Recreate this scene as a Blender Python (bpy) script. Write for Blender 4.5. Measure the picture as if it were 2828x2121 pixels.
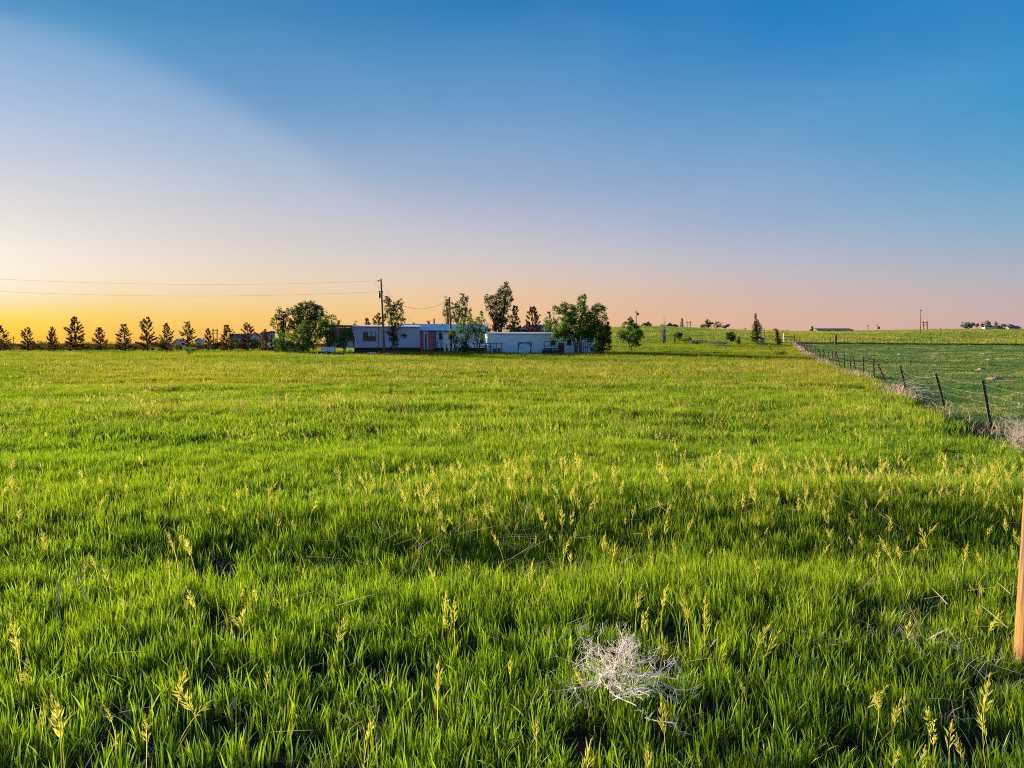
import bpy, math, random
import numpy as np
from mathutils import Vector, Matrix

random.seed(7)
R = math.radians
sc = bpy.context.scene
for o in list(bpy.data.objects):
    bpy.data.objects.remove(o)
COL = sc.collection

# ------------------------------------------------------------------ camera
F, CX, CY, HOR = 1911.0, 1414.0, 1060.5, 948.0
PITCH = math.atan((CY - HOR) / F)
CAMH = 2.0
cam_d = bpy.data.cameras.new('camera')
cam = bpy.data.objects.new('camera', cam_d); COL.objects.link(cam)
cam.location = (0, 0, CAMH); cam.rotation_euler = (math.pi / 2 - PITCH, 0, 0)
cam_d.sensor_width = 36; cam_d.lens = 36 * F / 2828
cam_d.clip_start = 0.05; cam_d.clip_end = 30000
sc.camera = cam

def lin(c):
    return tuple(((v / 255) / 12.92 if v / 255 <= 0.04045 else ((v / 255 + 0.055) / 1.055) ** 2.4) for v in c)

def ray(px, py):
    r = (px - CX) / F; u = (CY - py) / F
    return Vector((r, math.cos(PITCH) + u * math.sin(PITCH), -math.sin(PITCH) + u * math.cos(PITCH)))

def P(px, py, D):
    d = ray(px, py)
    return Vector((0, 0, CAMH)) + d * (D / d.y)

# ------------------------------------------------------------------ sky, sun, exposure
EXPOSURE = 1.8
SKY_GAIN = 1.0 / 2 ** EXPOSURE
SUN_AZ = R(-47)
SUN_EL = R(11)
w = bpy.data.worlds.new('World'); sc.world = w; w.use_nodes = True
nt = w.node_tree; nt.nodes.clear()
def N(t, **k):
    n = nt.nodes.new(t)
    for a, b in k.items(): setattr(n, a, b)
    return n
def M(op, a, b=None, c=None, clamp=False):
    n = nt.nodes.new('ShaderNodeMath'); n.operation = op; n.use_clamp = clamp
    for i, v in enumerate((a, b, c)):
        if v is None: continue
        if isinstance(v, (int, float)): n.inputs[i].default_value = v
        else: nt.links.new(v, n.inputs[i])
    return n.outputs[0]
tc = N('ShaderNodeTexCoord'); sep = N('ShaderNodeSeparateXYZ')
nrm = N('ShaderNodeVectorMath', operation='NORMALIZE')
nt.links.new(tc.outputs['Generated'], nrm.inputs[0]); nt.links.new(nrm.outputs[0], sep.inputs[0])
X, Y, Z = sep.outputs
el = M('ARCSINE', Z)
el01 = M('DIVIDE', M('MAXIMUM', el, 0.0), math.pi / 2)
az = M('ARCTAN2', X, Y)
dd = M('PINGPONG', M('ADD', M('SUBTRACT', az, SUN_AZ), 2 * math.pi), math.pi)

SKY_COLS = [
 (20, [(20,(70,145,198)),(100,(94,158,207)),(200,(128,170,214)),(300,(155,182,219)),(400,(183,196,218)),(500,(210,211,218)),(600,(230,223,218)),(700,(246,236,222)),(760,(250,238,218)),(810,(250,232,194)),(850,(252,224,140)),(885,(253,216,74)),(940,(255,192,48))]),
 (320, [(20,(62,140,194)),(100,(84,154,202)),(200,(110,162,208)),(300,(138,174,213)),(400,(168,186,214)),(500,(196,204,215)),(600,(219,213,214)),(700,(236,224,213)),(760,(244,228,202)),(810,(248,221,172)),(850,(250,213,128)),(885,(251,206,92)),(940,(252,188,66))]),
 (730, [(20,(62,134,190)),(100,(76,142,196)),(200,(94,151,201)),(300,(112,159,204)),(400,(142,172,206)),(500,(174,188,208)),(600,(203,200,208)),(700,(222,210,202)),(780,(238,213,184)),(830,(245,208,150)),(880,(250,201,104)),(945,(250,184,80))]),
 (1430, [(20,(42,124,188)),(100,(66,137,194)),(200,(86,147,200)),(300,(102,154,202)),(400,(128,165,205)),(500,(150,172,206)),(600,(177,184,205)),(700,(203,195,199)),(760,(220,198,184)),(820,(234,195,156)),(880,(240,190,138)),(945,(242,182,126))]),
 (2130, [(20,(22,124,194)),(100,(42,131,197)),(200,(66,140,200)),(300,(90,153,204)),(400,(109,160,205)),(500,(131,167,206)),(600,(151,174,206)),(700,(179,184,202)),(760,(196,184,190)),(820,(210,181,170)),(880,(220,178,153)),(945,(222,171,150))]),
 (2798, [(20,(28,130,196)),(100,(36,137,200)),(200,(48,145,204)),(300,(62,150,205)),(400,(84,157,204)),(500,(103,165,204)),(600,(128,172,202)),(700,(160,177,196)),(760,(178,179,190)),(820,(194,177,178)),(880,(204,172,166)),(945,(206,168,160))]),
]
def mute(c, k):
    g = .3 * c[0] + .55 * c[1] + .15 * c[2]
    return tuple(g + (v - g) * k for v in c)
ramps = []
for cxp, cols in SKY_COLS:
    pts = []
    for py, c in cols:
        d = ray(cxp, py).normalized()
        pts.append((max(math.asin(d.z), 0) / (math.pi / 2), lin(mute(c, .96))))
    azc = math.atan2(ray(cxp, 900).x, ray(cxp, 900).y)
    top = pts[0]
    pts.append((0.42, tuple(v * f for v, f in zip(lin((30, 115, 195)), (1, 1, 1)))))
    pts.append((1.0, lin((25, 85, 170))))
    ramps.append((abs(azc - SUN_AZ), sorted(pts)))
ramps.append((math.pi, sorted([(0.0, lin((206,188,198))), (0.05, lin((206,190,206))), (0.12, lin((184,196,222))), (0.25, lin((120,172,220))), (0.42, lin((35,120,200))), (1.0, lin((25,85,170)))])))
col = None
for i, (a, pts) in enumerate(ramps):
    n = N('ShaderNodeValToRGB'); cr = n.color_ramp; cr.interpolation = 'LINEAR'
    while len(cr.elements) > 1: cr.elements.remove(cr.elements[-1])
    cr.elements[0].position = pts[0][0]; cr.elements[0].color = (*pts[0][1], 1)
    for p, c in pts[1:]:
        e = cr.elements.new(min(p, 1)); e.color = (*c, 1)
    nt.links.new(el01, n.inputs[0])
    if col is None:
        col = n.outputs[0]
    else:
        mr = N('ShaderNodeMapRange'); mr.interpolation_type = 'LINEAR'
        mr.inputs[1].default_value = ramps[i - 1][0]; mr.inputs[2].default_value = a
        nt.links.new(dd, mr.inputs[0])
        mx = N('ShaderNodeMix', data_type='RGBA')
        nt.links.new(mr.outputs[0], mx.inputs[0]); nt.links.new(col, mx.inputs[6]); nt.links.new(n.outputs[0], mx.inputs[7])
        col = mx.outputs[2]
# thin high haze whose edge crosses the sky from upper left down to the middle
edge = [(60, 25), (190, 57), (511, 192), (716, 307), (895, 422), (1023, 511), (1120, 610)]
dirs = np.array([tuple(ray(a, b).normalized()) for a, b in edge])
m_ = dirs.mean(0); nv = np.linalg.svd(dirs - m_)[2][2]
if nv @ np.array(tuple(ray(200, 600).normalized())) < nv @ m_: nv = -nv
c_ = float(nv @ m_)
dot = N('ShaderNodeVectorMath', operation='DOT_PRODUCT'); dot.inputs[1].default_value = tuple(nv)
nt.links.new(nrm.outputs[0], dot.inputs[0])
sm = N('ShaderNodeMapRange'); sm.interpolation_type = 'SMOOTHSTEP'
sm.inputs[1].default_value = c_ - 0.008; sm.inputs[2].default_value = c_ + 0.024
nt.links.new(dot.outputs['Value'], sm.inputs[0])
fade = N('ShaderNodeMapRange'); fade.interpolation_type = 'SMOOTHSTEP'
fade.inputs[1].default_value = R(8); fade.inputs[2].default_value = R(16)
nt.links.new(el, fade.inputs[0])
wn = N('ShaderNodeTexNoise'); wn.inputs['Scale'].default_value = 3.2; wn.inputs['Detail'].default_value = 5; wn.inputs['Distortion'].default_value = .6
wm_ = N('ShaderNodeMapping'); wm_.inputs[3].default_value = (1, 1, 3.2)
nt.links.new(nrm.outputs[0], wm_.inputs[0]); nt.links.new(wm_.outputs[0], wn.inputs['Vector'])
wisp = M('MULTIPLY', M('SUBTRACT', wn.outputs[0], .40, clamp=True), .09)
hz = M('MULTIPLY', M('MULTIPLY', sm.outputs[0], fade.outputs[0]), 0.14)
hz = M('ADD', hz, wisp)
mxh = N('ShaderNodeMix', data_type='RGBA'); mxh.inputs[7].default_value = (*lin((235, 238, 250)), 1)
nt.links.new(hz, mxh.inputs[0]); nt.links.new(col, mxh.inputs[6])
ns = N('ShaderNodeTexSky', sky_type='NISHITA', sun_disc=False, sun_elevation=SUN_EL, sun_rotation=SUN_AZ)
mxs = N('ShaderNodeMix', data_type='RGBA', blend_type='ADD'); mxs.inputs[0].default_value = 0.001
nt.links.new(mxh.outputs[2], mxs.inputs[6]); nt.links.new(ns.outputs[0], mxs.inputs[7])
bg = N('ShaderNodeBackground'); bg.inputs[1].default_value = SKY_GAIN
wo = N('ShaderNodeOutputWorld')
nt.links.new(mxs.outputs[2], bg.inputs[0]); nt.links.new(bg.outputs[0], wo.inputs[0])

sun_d = bpy.data.lights.new('sun', 'SUN'); sun_d.energy = 5.0; sun_d.angle = R(8); sun_d.color = (1.0, 0.83, 0.55)
sun = bpy.data.objects.new('sun', sun_d); COL.objects.link(sun)
sdir = Vector((math.sin(SUN_AZ) * math.cos(SUN_EL), math.cos(SUN_AZ) * math.cos(SUN_EL), math.sin(SUN_EL)))
sun.rotation_euler = sdir.to_track_quat('Z', 'Y').to_euler()
sun.location = (-40, 40, 20)

vs = sc.view_settings
vs.view_transform = 'Standard'; vs.look = 'None'; vs.exposure = EXPOSURE; vs.gamma = 1; vs.use_curve_mapping = False
sc.cycles.max_bounces = 5; sc.cycles.diffuse_bounces = 3; sc.cycles.transmission_bounces = 4
sc.cycles.glossy_bounces = 2; sc.cycles.transparent_max_bounces = 4
sc.cycles.use_denoising = False; sc.cycles.denoiser = 'OPENIMAGEDENOISE'; sc.cycles.denoising_input_passes = 'RGB_ALBEDO_NORMAL'; sc.cycles.denoising_prefilter = 'ACCURATE'; sc.cycles.sample_clamp_indirect = 1.2
sc.cycles.pixel_filter_type = 'BLACKMAN_HARRIS'; sc.cycles.filter_width = 1.05
sc.cycles.caustics_reflective = False; sc.cycles.caustics_refractive = False

# ------------------------------------------------------------------ terrain height
UK = [-200, 800, 1200, 1500, 1800, 2090, 2200, 2828, 3200]
DK = [0, 40, 70, 100, 115, 150, 200, 300, 450, 800, 3000, 12000]
ZT = np.array([
 [0, 0, .22, .55, .52, .30, .0, -.8, -1.6, -2, -2.2, -4],
 [0, 0, .22, .58, .58, .40, .2, -.5, -1.2, -2, -2.2, -4],
 [0, 0, .22, .68, .80, 1.2, 2., 3.6, 2.6, -1, -2.2, -4],
 [0, 0, .22, .70, .92, 2.0, 4., 7.5, 5.5, 0, -2.2, -4],
 [0, 0, .22, .70, 1.05, 2.4, 4.9, 8.9, 6., 0, -2.2, -4],
 [0, 0, .22, .70, 1.05, 2.3, 4.4, 7.3, 5., 0, -2.2, -4],
 [0, 0, .22, .65, .95, 1.85, 3.6, 6.9, 5., 0, -2.2, -4],
 [0, 0, .20, .55, .80, 1.45, 3.2, 7.9, 6., 0, -2.2, -4],
 [0, 0, .20, .55, .80, 1.45, 3.2, 7.9, 6., 0, -2.2, -4]])
AK = np.array([math.atan((u - CX) / F) for u in UK])
def _h(ix, iy, s=0):
    n = (ix * 374761393 + iy * 668265263 + s * 1442695041) & 0xffffffff
    n = ((n ^ (n >> 13)) * 1274126177) & 0xffffffff
    return ((n ^ (n >> 16)) & 0xffff) / 65535.0
def vnoise(x, y, s=0):
    x = np.asarray(x, float); y = np.asarray(y, float)
    ix = np.floor(x).astype(np.int64); iy = np.floor(y).astype(np.int64)
    fx = x - ix; fy = y - iy; fx = fx * fx * (3 - 2 * fx); fy = fy * fy * (3 - 2 * fy)
    a = _h(ix, iy, s); b = _h(ix + 1, iy, s); c = _h(ix, iy + 1, s); d = _h(ix + 1, iy + 1, s)
    return (a * (1 - fx) + b * fx) * (1 - fy) + (c * (1 - fx) + d * fx) * fy
def fbm(x, y, s=0):
    return .5 * vnoise(x, y, s) + .3 * vnoise(x * 2.1, y * 2.1, s + 1) + .2 * vnoise(x * 4.3, y * 4.3, s + 2)
def effD(x, y):
    r = np.hypot(x, y); a = np.arctan2(x, y)
    return r * np.maximum(np.cos(a), 0.78), a
def gz(x, y):
    x = np.asarray(x, float); y = np.asarray(y, float)
    D, a = effD(x, y)
    D = np.clip(D, 0, 11999)
    ai = np.clip(np.interp(a, AK, np.arange(len(AK))), 0, len(AK) - 1.0001)
    i0 = ai.astype(int); ta = ai - i0; ta = ta * ta * (3 - 2 * ta)
    di = np.searchsorted(DK, D, side='right') - 1
    di = np.clip(di, 0, len(DK) - 2)
    d0 = np.array(DK)[di]; d1 = np.array(DK)[di + 1]; t = (D - d0) / (d1 - d0)
    dm = np.array(DK, float)
    out = 0
    for row, wt in ((i0, 1 - ta), (i0 + 1, ta)):
        z0 = ZT[row, di]; z1 = ZT[row, di + 1]
        zp = ZT[row, np.maximum(di - 1, 0)]; zn = ZT[row, np.minimum(di + 2, len(DK) - 1)]
        dp = dm[np.maximum(di - 1, 0)]; dn = dm[np.minimum(di + 2, len(DK) - 1)]
        m0 = (z1 - zp) / np.maximum(d1 - dp, 1); m1 = (zn - z0) / np.maximum(dn - d0, 1)
        hgt = d1 - d0
        out = out + wt * ((2*t**3 - 3*t**2 + 1)*z0 + (t**3 - 2*t**2 + t)*hgt*m0 + (-2*t**3 + 3*t**2)*z1 + (t**3 - t**2)*hgt*m1)
    back = np.clip((np.cos(a) - 0.0) / 0.5, 0, 1)
    out = out * back
    k = np.clip(D / 60, 0, 1)
    out = out + (fbm(x * .22, y * .30, 5) - .5) * .25 * (1 - .4 * k) + (vnoise(x * .05, y * .05, 9) - .5) * .25 * k * np.clip((400 - D) / 300, 0, 1)
    # low swells across the meadow
    out = out + .11 * np.exp(-((y - 8.1) / 1.1) ** 2) * np.clip((x + 3) / 3, 0, 1) - .08 * np.exp(-((y - 6.1) / .7) ** 2)
    out = out + .10 * np.exp(-((y - 19) / 2.5) ** 2) * np.clip((-x + 2) / 6, 0, 1)
    return out
def gzf(x, y): return float(gz(x, y))
def G(px, D, dz=0.0):
    x = (px - CX) / F * D * 1.0
    x = P(px, 940, D).x
    return Vector((x, D, gzf(x, D) + dz))
def fence_x(y): return 5.3 + .375 * y
FAR_Y = 156.0

# ------------------------------------------------------------------ materials
MATS = {}
def newmat(name):
    m = bpy.data.materials.new(name); m.use_nodes = True; t = m.node_tree
    b = t.nodes['Principled BSDF']; return m, t, b
def mat(name, rgb, rough=.8, var=.25, scale=6.0, bump=.15, rgb2=None, metal=0.0, stretch=None, spec=None):
    if name in MATS: return MATS[name]
    m, t, b = newmat(name)
    tcn = t.nodes.new('ShaderNodeTexCoord'); src = tcn.outputs['Object']
    if stretch:
        mp = t.nodes.new('ShaderNodeMapping'); mp.inputs[3].default_value = stretch
        t.links.new(src, mp.inputs[0]); src = mp.outputs[0]
    n = t.nodes.new('ShaderNodeTexNoise'); n.inputs['Scale'].default_value = scale; n.inputs['Detail'].default_value = 5
    n.inputs['Roughness'].default_value = .65
    t.links.new(src, n.inputs['Vector'])
    cr = t.nodes.new('ShaderNodeMix'); cr.data_type = 'RGBA'
    c2 = rgb2 or tuple(v * (1 - var) for v in rgb); c1 = tuple(min(v * (1 + var * .6), 1) for v in rgb) if not rgb2 else rgb
    mr = t.nodes.new('ShaderNodeMapRange'); mr.inputs[1].default_value = .35; mr.inputs[2].default_value = .68
    t.links.new(n.outputs[0], mr.inputs[0]); t.links.new(mr.outputs[0], cr.inputs[0])
    cr.inputs[6].default_value = (*c1, 1); cr.inputs[7].default_value = (*c2, 1)
    t.links.new(cr.outputs[2], b.inputs['Base Color'])
    b.inputs['Roughness'].default_value = rough; b.inputs['Metallic'].default_value = metal
    if spec is not None: b.inputs['Specular IOR Level'].default_value = spec
    if bump:
        bp = t.nodes.new('ShaderNodeBump'); bp.inputs['Strength'].default_value = bump; bp.inputs['Distance'].default_value = .02
        t.links.new(n.outputs[0], bp.inputs['Height']); t.links.new(bp.outputs[0], b.inputs['Normal'])
    MATS[name] = m; return m

def leafmat(name, ca, cb, cc, trans=.45, patch=.25, gloss=.035, pinv=0.12):
    """ca/cb: the two leaf colours mixed by the mesh attribute 'tint'; cc: the colour that patches of the ground lean to"""
    m = bpy.data.materials.new(name); m.use_nodes = True; t = m.node_tree; t.nodes.clear()
    at = t.nodes.new('ShaderNodeAttribute'); at.attribute_name = 'tint'
    oi = t.nodes.new('ShaderNodeObjectInfo')
    ge = t.nodes.new('ShaderNodeNewGeometry')
    n = t.nodes.new('ShaderNodeTexNoise'); n.inputs['Scale'].default_value = pinv; n.inputs['Detail'].default_value = 4
    t.links.new(ge.outputs['Position'], n.inputs['Vector'])
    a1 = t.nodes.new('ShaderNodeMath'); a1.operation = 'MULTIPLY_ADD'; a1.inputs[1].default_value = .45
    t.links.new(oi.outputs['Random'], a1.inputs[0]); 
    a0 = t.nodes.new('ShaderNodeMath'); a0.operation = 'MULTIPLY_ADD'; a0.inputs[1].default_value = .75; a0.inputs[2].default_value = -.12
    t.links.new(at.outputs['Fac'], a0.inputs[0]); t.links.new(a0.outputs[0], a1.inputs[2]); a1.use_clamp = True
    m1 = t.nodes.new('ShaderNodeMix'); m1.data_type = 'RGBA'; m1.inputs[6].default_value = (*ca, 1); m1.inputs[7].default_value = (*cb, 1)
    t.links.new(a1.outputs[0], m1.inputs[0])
    mr = t.nodes.new('ShaderNodeMapRange'); mr.inputs[1].default_value = .42; mr.inputs[2].default_value = .64; mr.inputs[4].default_value = patch
    t.links.new(n.outputs[0], mr.inputs[0])
    m2 = t.nodes.new('ShaderNodeMix'); m2.data_type = 'RGBA'; m2.inputs[7].default_value = (*cc, 1)
    t.links.new(mr.outputs[0], m2.inputs[0]); t.links.new(m1.outputs[2], m2.inputs[6])
    d = t.nodes.new('ShaderNodeBsdfDiffuse'); tr = t.nodes.new('ShaderNodeBsdfTranslucent'); gl = t.nodes.new('ShaderNodeBsdfGlossy')
    gl.inputs['Roughness'].default_value = .45; gl.inputs['Color'].default_value = (.55, .6, .35, 1)
    t.links.new(m2.outputs[2], d.inputs[0]); t.links.new(m2.outputs[2], tr.inputs[0])
    x1 = t.nodes.new('ShaderNodeMixShader'); x1.inputs[0].default_value = trans
    t.links.new(d.outputs[0], x1.inputs[1]); t.links.new(tr.outputs[0], x1.inputs[2])
    x2 = t.nodes.new('ShaderNodeMixShader'); x2.inputs[0].default_value = gloss
    t.links.new(x1.outputs[0], x2.inputs[1]); t.links.new(gl.outputs[0], x2.inputs[2])
    o = t.nodes.new('ShaderNodeOutputMaterial'); t.links.new(x2.outputs[0], o.inputs[0])
    MATS[name] = m; return m

def groundmat(name, stops, patch_scale, bumpd=.05, fine=9.0, stretch=(1, 1, 1)):
    m, t, b = newmat(name)
    ge = t.nodes.new('ShaderNodeNewGeometry')
    mp = t.nodes.new('ShaderNodeMapping'); mp.inputs[3].default_value = stretch
    t.links.new(ge.outputs['Position'], mp.inputs[0])
    n1 = t.nodes.new('ShaderNodeTexNoise'); n1.inputs['Scale'].default_value = patch_scale; n1.inputs['Detail'].default_value = 6; n1.inputs['Roughness'].default_value = .62
    n2 = t.nodes.new('ShaderNodeTexNoise'); n2.inputs['Scale'].default_value = fine; n2.inputs['Detail'].default_value = 6; n2.inputs['Roughness'].default_value = .8
    t.links.new(mp.outputs[0], n1.inputs['Vector']); t.links.new(ge.outputs['Position'], n2.inputs['Vector'])
    ad = t.nodes.new('ShaderNodeMath'); ad.operation = 'MULTIPLY_ADD'; ad.inputs[1].default_value = .55
    s2 = t.nodes.new('ShaderNodeMath'); s2.operation = 'MULTIPLY'; s2.inputs[1].default_value = .45
    t.links.new(n2.outputs[0], s2.inputs[0]); t.links.new(n1.outputs[0], ad.inputs[0]); t.links.new(s2.outputs[0], ad.inputs[2])
    cr = t.nodes.new('ShaderNodeValToRGB')
    e = cr.color_ramp.elements; e[0].position = stops[0][0]; e[0].color = (*stops[0][1], 1); e[1].position = stops[-1][0]; e[1].color = (*stops[-1][1], 1)
    for p, c in stops[1:-1]:
        q = cr.color_ramp.elements.new(p); q.color = (*c, 1)
    t.links.new(ad.outputs[0], cr.inputs[0]); t.links.new(cr.outputs[0], b.inputs['Base Color'])
    b.inputs['Roughness'].default_value = 1; b.inputs['Specular IOR Level'].default_value = 0
    bp = t.nodes.new('ShaderNodeBump'); bp.inputs['Strength'].default_value = .9; bp.inputs['Distance'].default_value = bumpd
    t.links.new(n2.outputs[0], bp.inputs['Height']); t.links.new(bp.outputs[0], b.inputs['Normal'])
    MATS[name] = m; return m

# ------------------------------------------------------------------ mesh helpers
class MB:
    def __init__(s): s.v = []; s.f = []; s.t = []
    def add(s, vs_, fs):
        o = len(s.v); s.v.extend([tuple(v) for v in vs_]); s.f.extend([tuple(i + o for i in f) for f in fs])
    def box(s, a, b, rot=None):
        (x0, y0, z0), (x1, y1, z1) = a, b
        vs_ = [Vector(p) for p in ((x0,y0,z0),(x1,y0,z0),(x1,y1,z0),(x0,y1,z0),(x0,y0,z1),(x1,y0,z1),(x1,y1,z1),(x0,y1,z1))]
        if rot: vs_ = [rot @ v for v in vs_]
        s.add(vs_, [(0,3,2,1),(4,5,6,7),(0,1,5,4),(1,2,6,5),(2,3,7,6),(3,0,4,7)])
    def tube(s, pts, rad, n=6, cap=True):
        pts = [Vector(p) for p in pts]
        if isinstance(rad, (int, float)): rad = [rad] * len(pts)
        o = len(s.v); prev = None
        for i, p in enumerate(pts):
            d = (pts[min(i + 1, len(pts) - 1)] - pts[max(i - 1, 0)])
            if d.length < 1e-9: d = Vector((0, 0, 1))
            d.normalize()
            u = prev - d * prev.dot(d) if prev is not None else d.orthogonal()
            if u.length < 1e-6: u = d.orthogonal()
            u.normalize(); prev = u; vv = d.cross(u)
            for k in range(n):
                a = 2 * math.pi * k / n
                s.v.append(tuple(p + (u * math.cos(a) + vv * math.sin(a)) * rad[i]))
        for i in range(len(pts) - 1):
            for k in range(n):
                a, b = o + i * n + k, o + i * n + (k + 1) % n
                s.f.append((a, b, b + n, a + n))
        if cap and n > 2:
            s.f.append(tuple(o + k for k in range(n))[::-1]); l = o + (len(pts) - 1) * n
            s.f.append(tuple(l + k for k in range(n)))
    def mesh(s, name, m=None, smooth=False):
        me = bpy.data.meshes.new(name); me.from_pydata(s.v, [], s.f); 
        if m: me.materials.append(m)
        if len(s.t) == len(s.v) and s.t:
            at = me.attributes.new('tint', 'FLOAT', 'POINT'); at.data.foreach_set('value', s.t)
        if smooth: me.polygons.foreach_set('use_smooth', [True] * len(me.polygons))
        me.update(); return me
    def obj(s, name, m, parent=None, smooth=False, **props):
        return link(name, s.mesh(name, m, smooth), parent, **props)
def link(name, data, parent=None, **props):
    o = bpy.data.objects.new(name, data); COL.objects.link(o)
    if parent is not None: o.parent = parent
    for k, v in props.items(): o[k] = v
    return o
def thing(name, label, cat, loc=(0, 0, 0), rz=0.0, group=None):
    o = bpy.data.objects.new(name, None); COL.objects.link(o); o.empty_display_size = .3
    o.location = loc; o.rotation_euler = (0, 0, rz); o['label'] = label; o['category'] = cat
    if group: o['group'] = group
    return o
def copy_tree(o, parent=None):
    c = o.copy(); COL.objects.link(c)
    if parent is not None: c.parent = parent
    for ch in list(o.children): copy_tree(ch, c)
    return c

# ------------------------------------------------------------------ ground
def build_ground():
    a = list(np.arange(-48, 48.01, .3)); rest = list(np.arange(52, 308.1, 4.0))
    az_ = np.radians(np.array(a + rest))
    D_ = [0.6]
    while D_[-1] < 12000: D_.append(D_[-1] * 1.042 + (.02))
    D_ = np.array(D_); D_[np.argmin(abs(D_ - FAR_Y))] = FAR_Y
    A, DD = np.meshgrid(az_, D_)
    An = (A + np.pi) % (2 * np.pi) - np.pi
    r = DD / np.maximum(np.cos(An), 0.78)
    Xg = r * np.sin(An); Yg = r * np.cos(An); Zg = gz(Xg, Yg)
    nA, nD = len(az_), len(D_)
    V = np.stack([Xg, Yg, Zg], -1).reshape(-1, 3)
    zones = {'meadow': [], 'pasture': [], 'hillside': [], 'far_plain': []}
    for i in range(nD - 1):
        for j in range(nA):
            k = (j + 1) % nA
            f = (i * nA + j, i * nA + k, (i + 1) * nA + k, (i + 1) * nA + j)
            c = (V[f[0]] + V[f[1]] + V[f[2]] + V[f[3]]) / 4
            d = .5 * (D_[i] + D_[i + 1])
            if d > 700: z = 'far_plain'
            elif c[1] > 0 and c[0] > fence_x(c[1]) and d < FAR_Y: z = 'pasture'
            elif d >= FAR_Y: z = 'hillside'
            else: z = 'meadow'
            zones[z].append(f)
    base = len(V); V = np.vstack([V, [[0, 0, gzf(0, 0)]]])
    for j in range(nA): zones['meadow'].append((base, j, (j + 1) % nA)[::-1])
    ms = {
     'meadow': groundmat('meadow soil', [(.30, (.018, .014, .012)), (.5, (.035, .032, .018)), (.62, (.055, .055, .020)), (.75, (.10, .085, .05))], .25, .06, 14, (.6, 1.2, 1)),
     'pasture': groundmat('pasture turf', [(.32, (.03, .07, .025)), (.44, (.06, .13, .035)), (.52, (.09, .18, .04)), (.60, (.14, .19, .06)), (.70, (.24, .20, .12))], .45, .05, 4, (.7, 1, 1)),
     'hillside': groundmat('hill grass', [(.34, (.06, .11, .02)), (.46, (.10, .17, .022)), (.54, (.20, .22, .03)), (.62, (.11, .16, .025)), (.74, (.22, .17, .05))], .035, .06, 1.6, (.35, 1.6, 1)),
     'far_plain': groundmat('far plain', [(.35, (.06, .03, .012)), (.55, (.11, .05, .016)), (.75, (.15, .065, .02))], .004, .0, .1, (.3, 2, 1)),  # colour shift of the distant haze is put into this orange-brown ground
    }
    for nme, fs in zones.items():
        fs = np.array(fs, dtype=object)
        used = sorted({i for f in fs for i in f}); mp = {u: i for i, u in enumerate(used)}
        me = bpy.data.meshes.new(nme)
        me.from_pydata(V[used].tolist(), [], [tuple(mp[i] for i in f) for f in fs])
        me.materials.append(ms[nme]); me.polygons.foreach_set('use_smooth', [True] * len(me.polygons))
        me.update()
        o = link(nme, me); o['kind'] = 'structure'
build_ground()

# ------------------------------------------------------------------ grass
rng = np.random.default_rng(11)
def blade(V, Fc, T, base, h, w_, lean, ldir, face, tint, segs=3, curve=1.0):
    o = len(V); fx, fy = math.cos(face) * w_ / 2, math.sin(face) * w_ / 2
    lx, ly = math.cos(ldir), math.sin(ldir)
    for i in range(segs):
        t = i / segs; off = lean * h * (t ** (1 + curve)); ww = 1 - .55 * t ** 2.2
        z = h * t * math.sqrt(max(1 - (lean * t) ** 2 * .5, .2))
        cx, cy = base[0] + lx * off, base[1] + ly * off
        V += [(cx - fx * ww, cy - fy * ww, base[2] + z), (cx + fx * ww, cy + fy * ww, base[2] + z)]
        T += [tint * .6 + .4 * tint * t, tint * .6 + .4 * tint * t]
    V.append((base[0] + lx * lean * h, base[1] + ly * lean * h, base[2] + h * math.sqrt(max(1 - lean ** 2 * .5, .2)))); T.append(tint)
    for i in range(segs - 1):
        a = o + 2 * i; Fc.append((a, a + 1, a + 3, a + 2))
    a = o + 2 * (segs - 1); Fc.append((a, a + 1, a + 2))
def mesh_from(name, V, Fc, T, mats, mi=None):
    me = bpy.data.meshes.new(name); me.from_pydata(V, [], Fc)
    for m in mats: me.materials.append(m)
    at = me.attributes.new('tint', 'FLOAT', 'POINT'); at.data.foreach_set('value', T)
    if mi: me.polygons.foreach_set('material_index', mi)
    me.update(); return me
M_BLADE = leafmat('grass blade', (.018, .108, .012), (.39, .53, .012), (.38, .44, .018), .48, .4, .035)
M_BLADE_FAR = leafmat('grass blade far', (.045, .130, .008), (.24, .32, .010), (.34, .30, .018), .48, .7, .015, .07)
M_SEED = leafmat('seed head', (.54, .52, .06), (.85, .78, .17), (.80, .72, .24), .35, .5, .02)
M_SEED_DRY = leafmat('seed head ripening', (.30, .33, .05), (.56, .50, .13), (.50, .44, .14), .35, .5, .01)
M_STRAW = leafmat('straw', (.42, .34, .22), (.62, .55, .42), (.5, .46, .4), .2, .5)
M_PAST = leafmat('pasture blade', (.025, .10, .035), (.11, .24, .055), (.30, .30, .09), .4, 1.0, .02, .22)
M_THATCH = leafmat('thatch', (.16, .12, .08), (.34, .28, .22), (.3, .27, .25), .2, .4)

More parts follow.
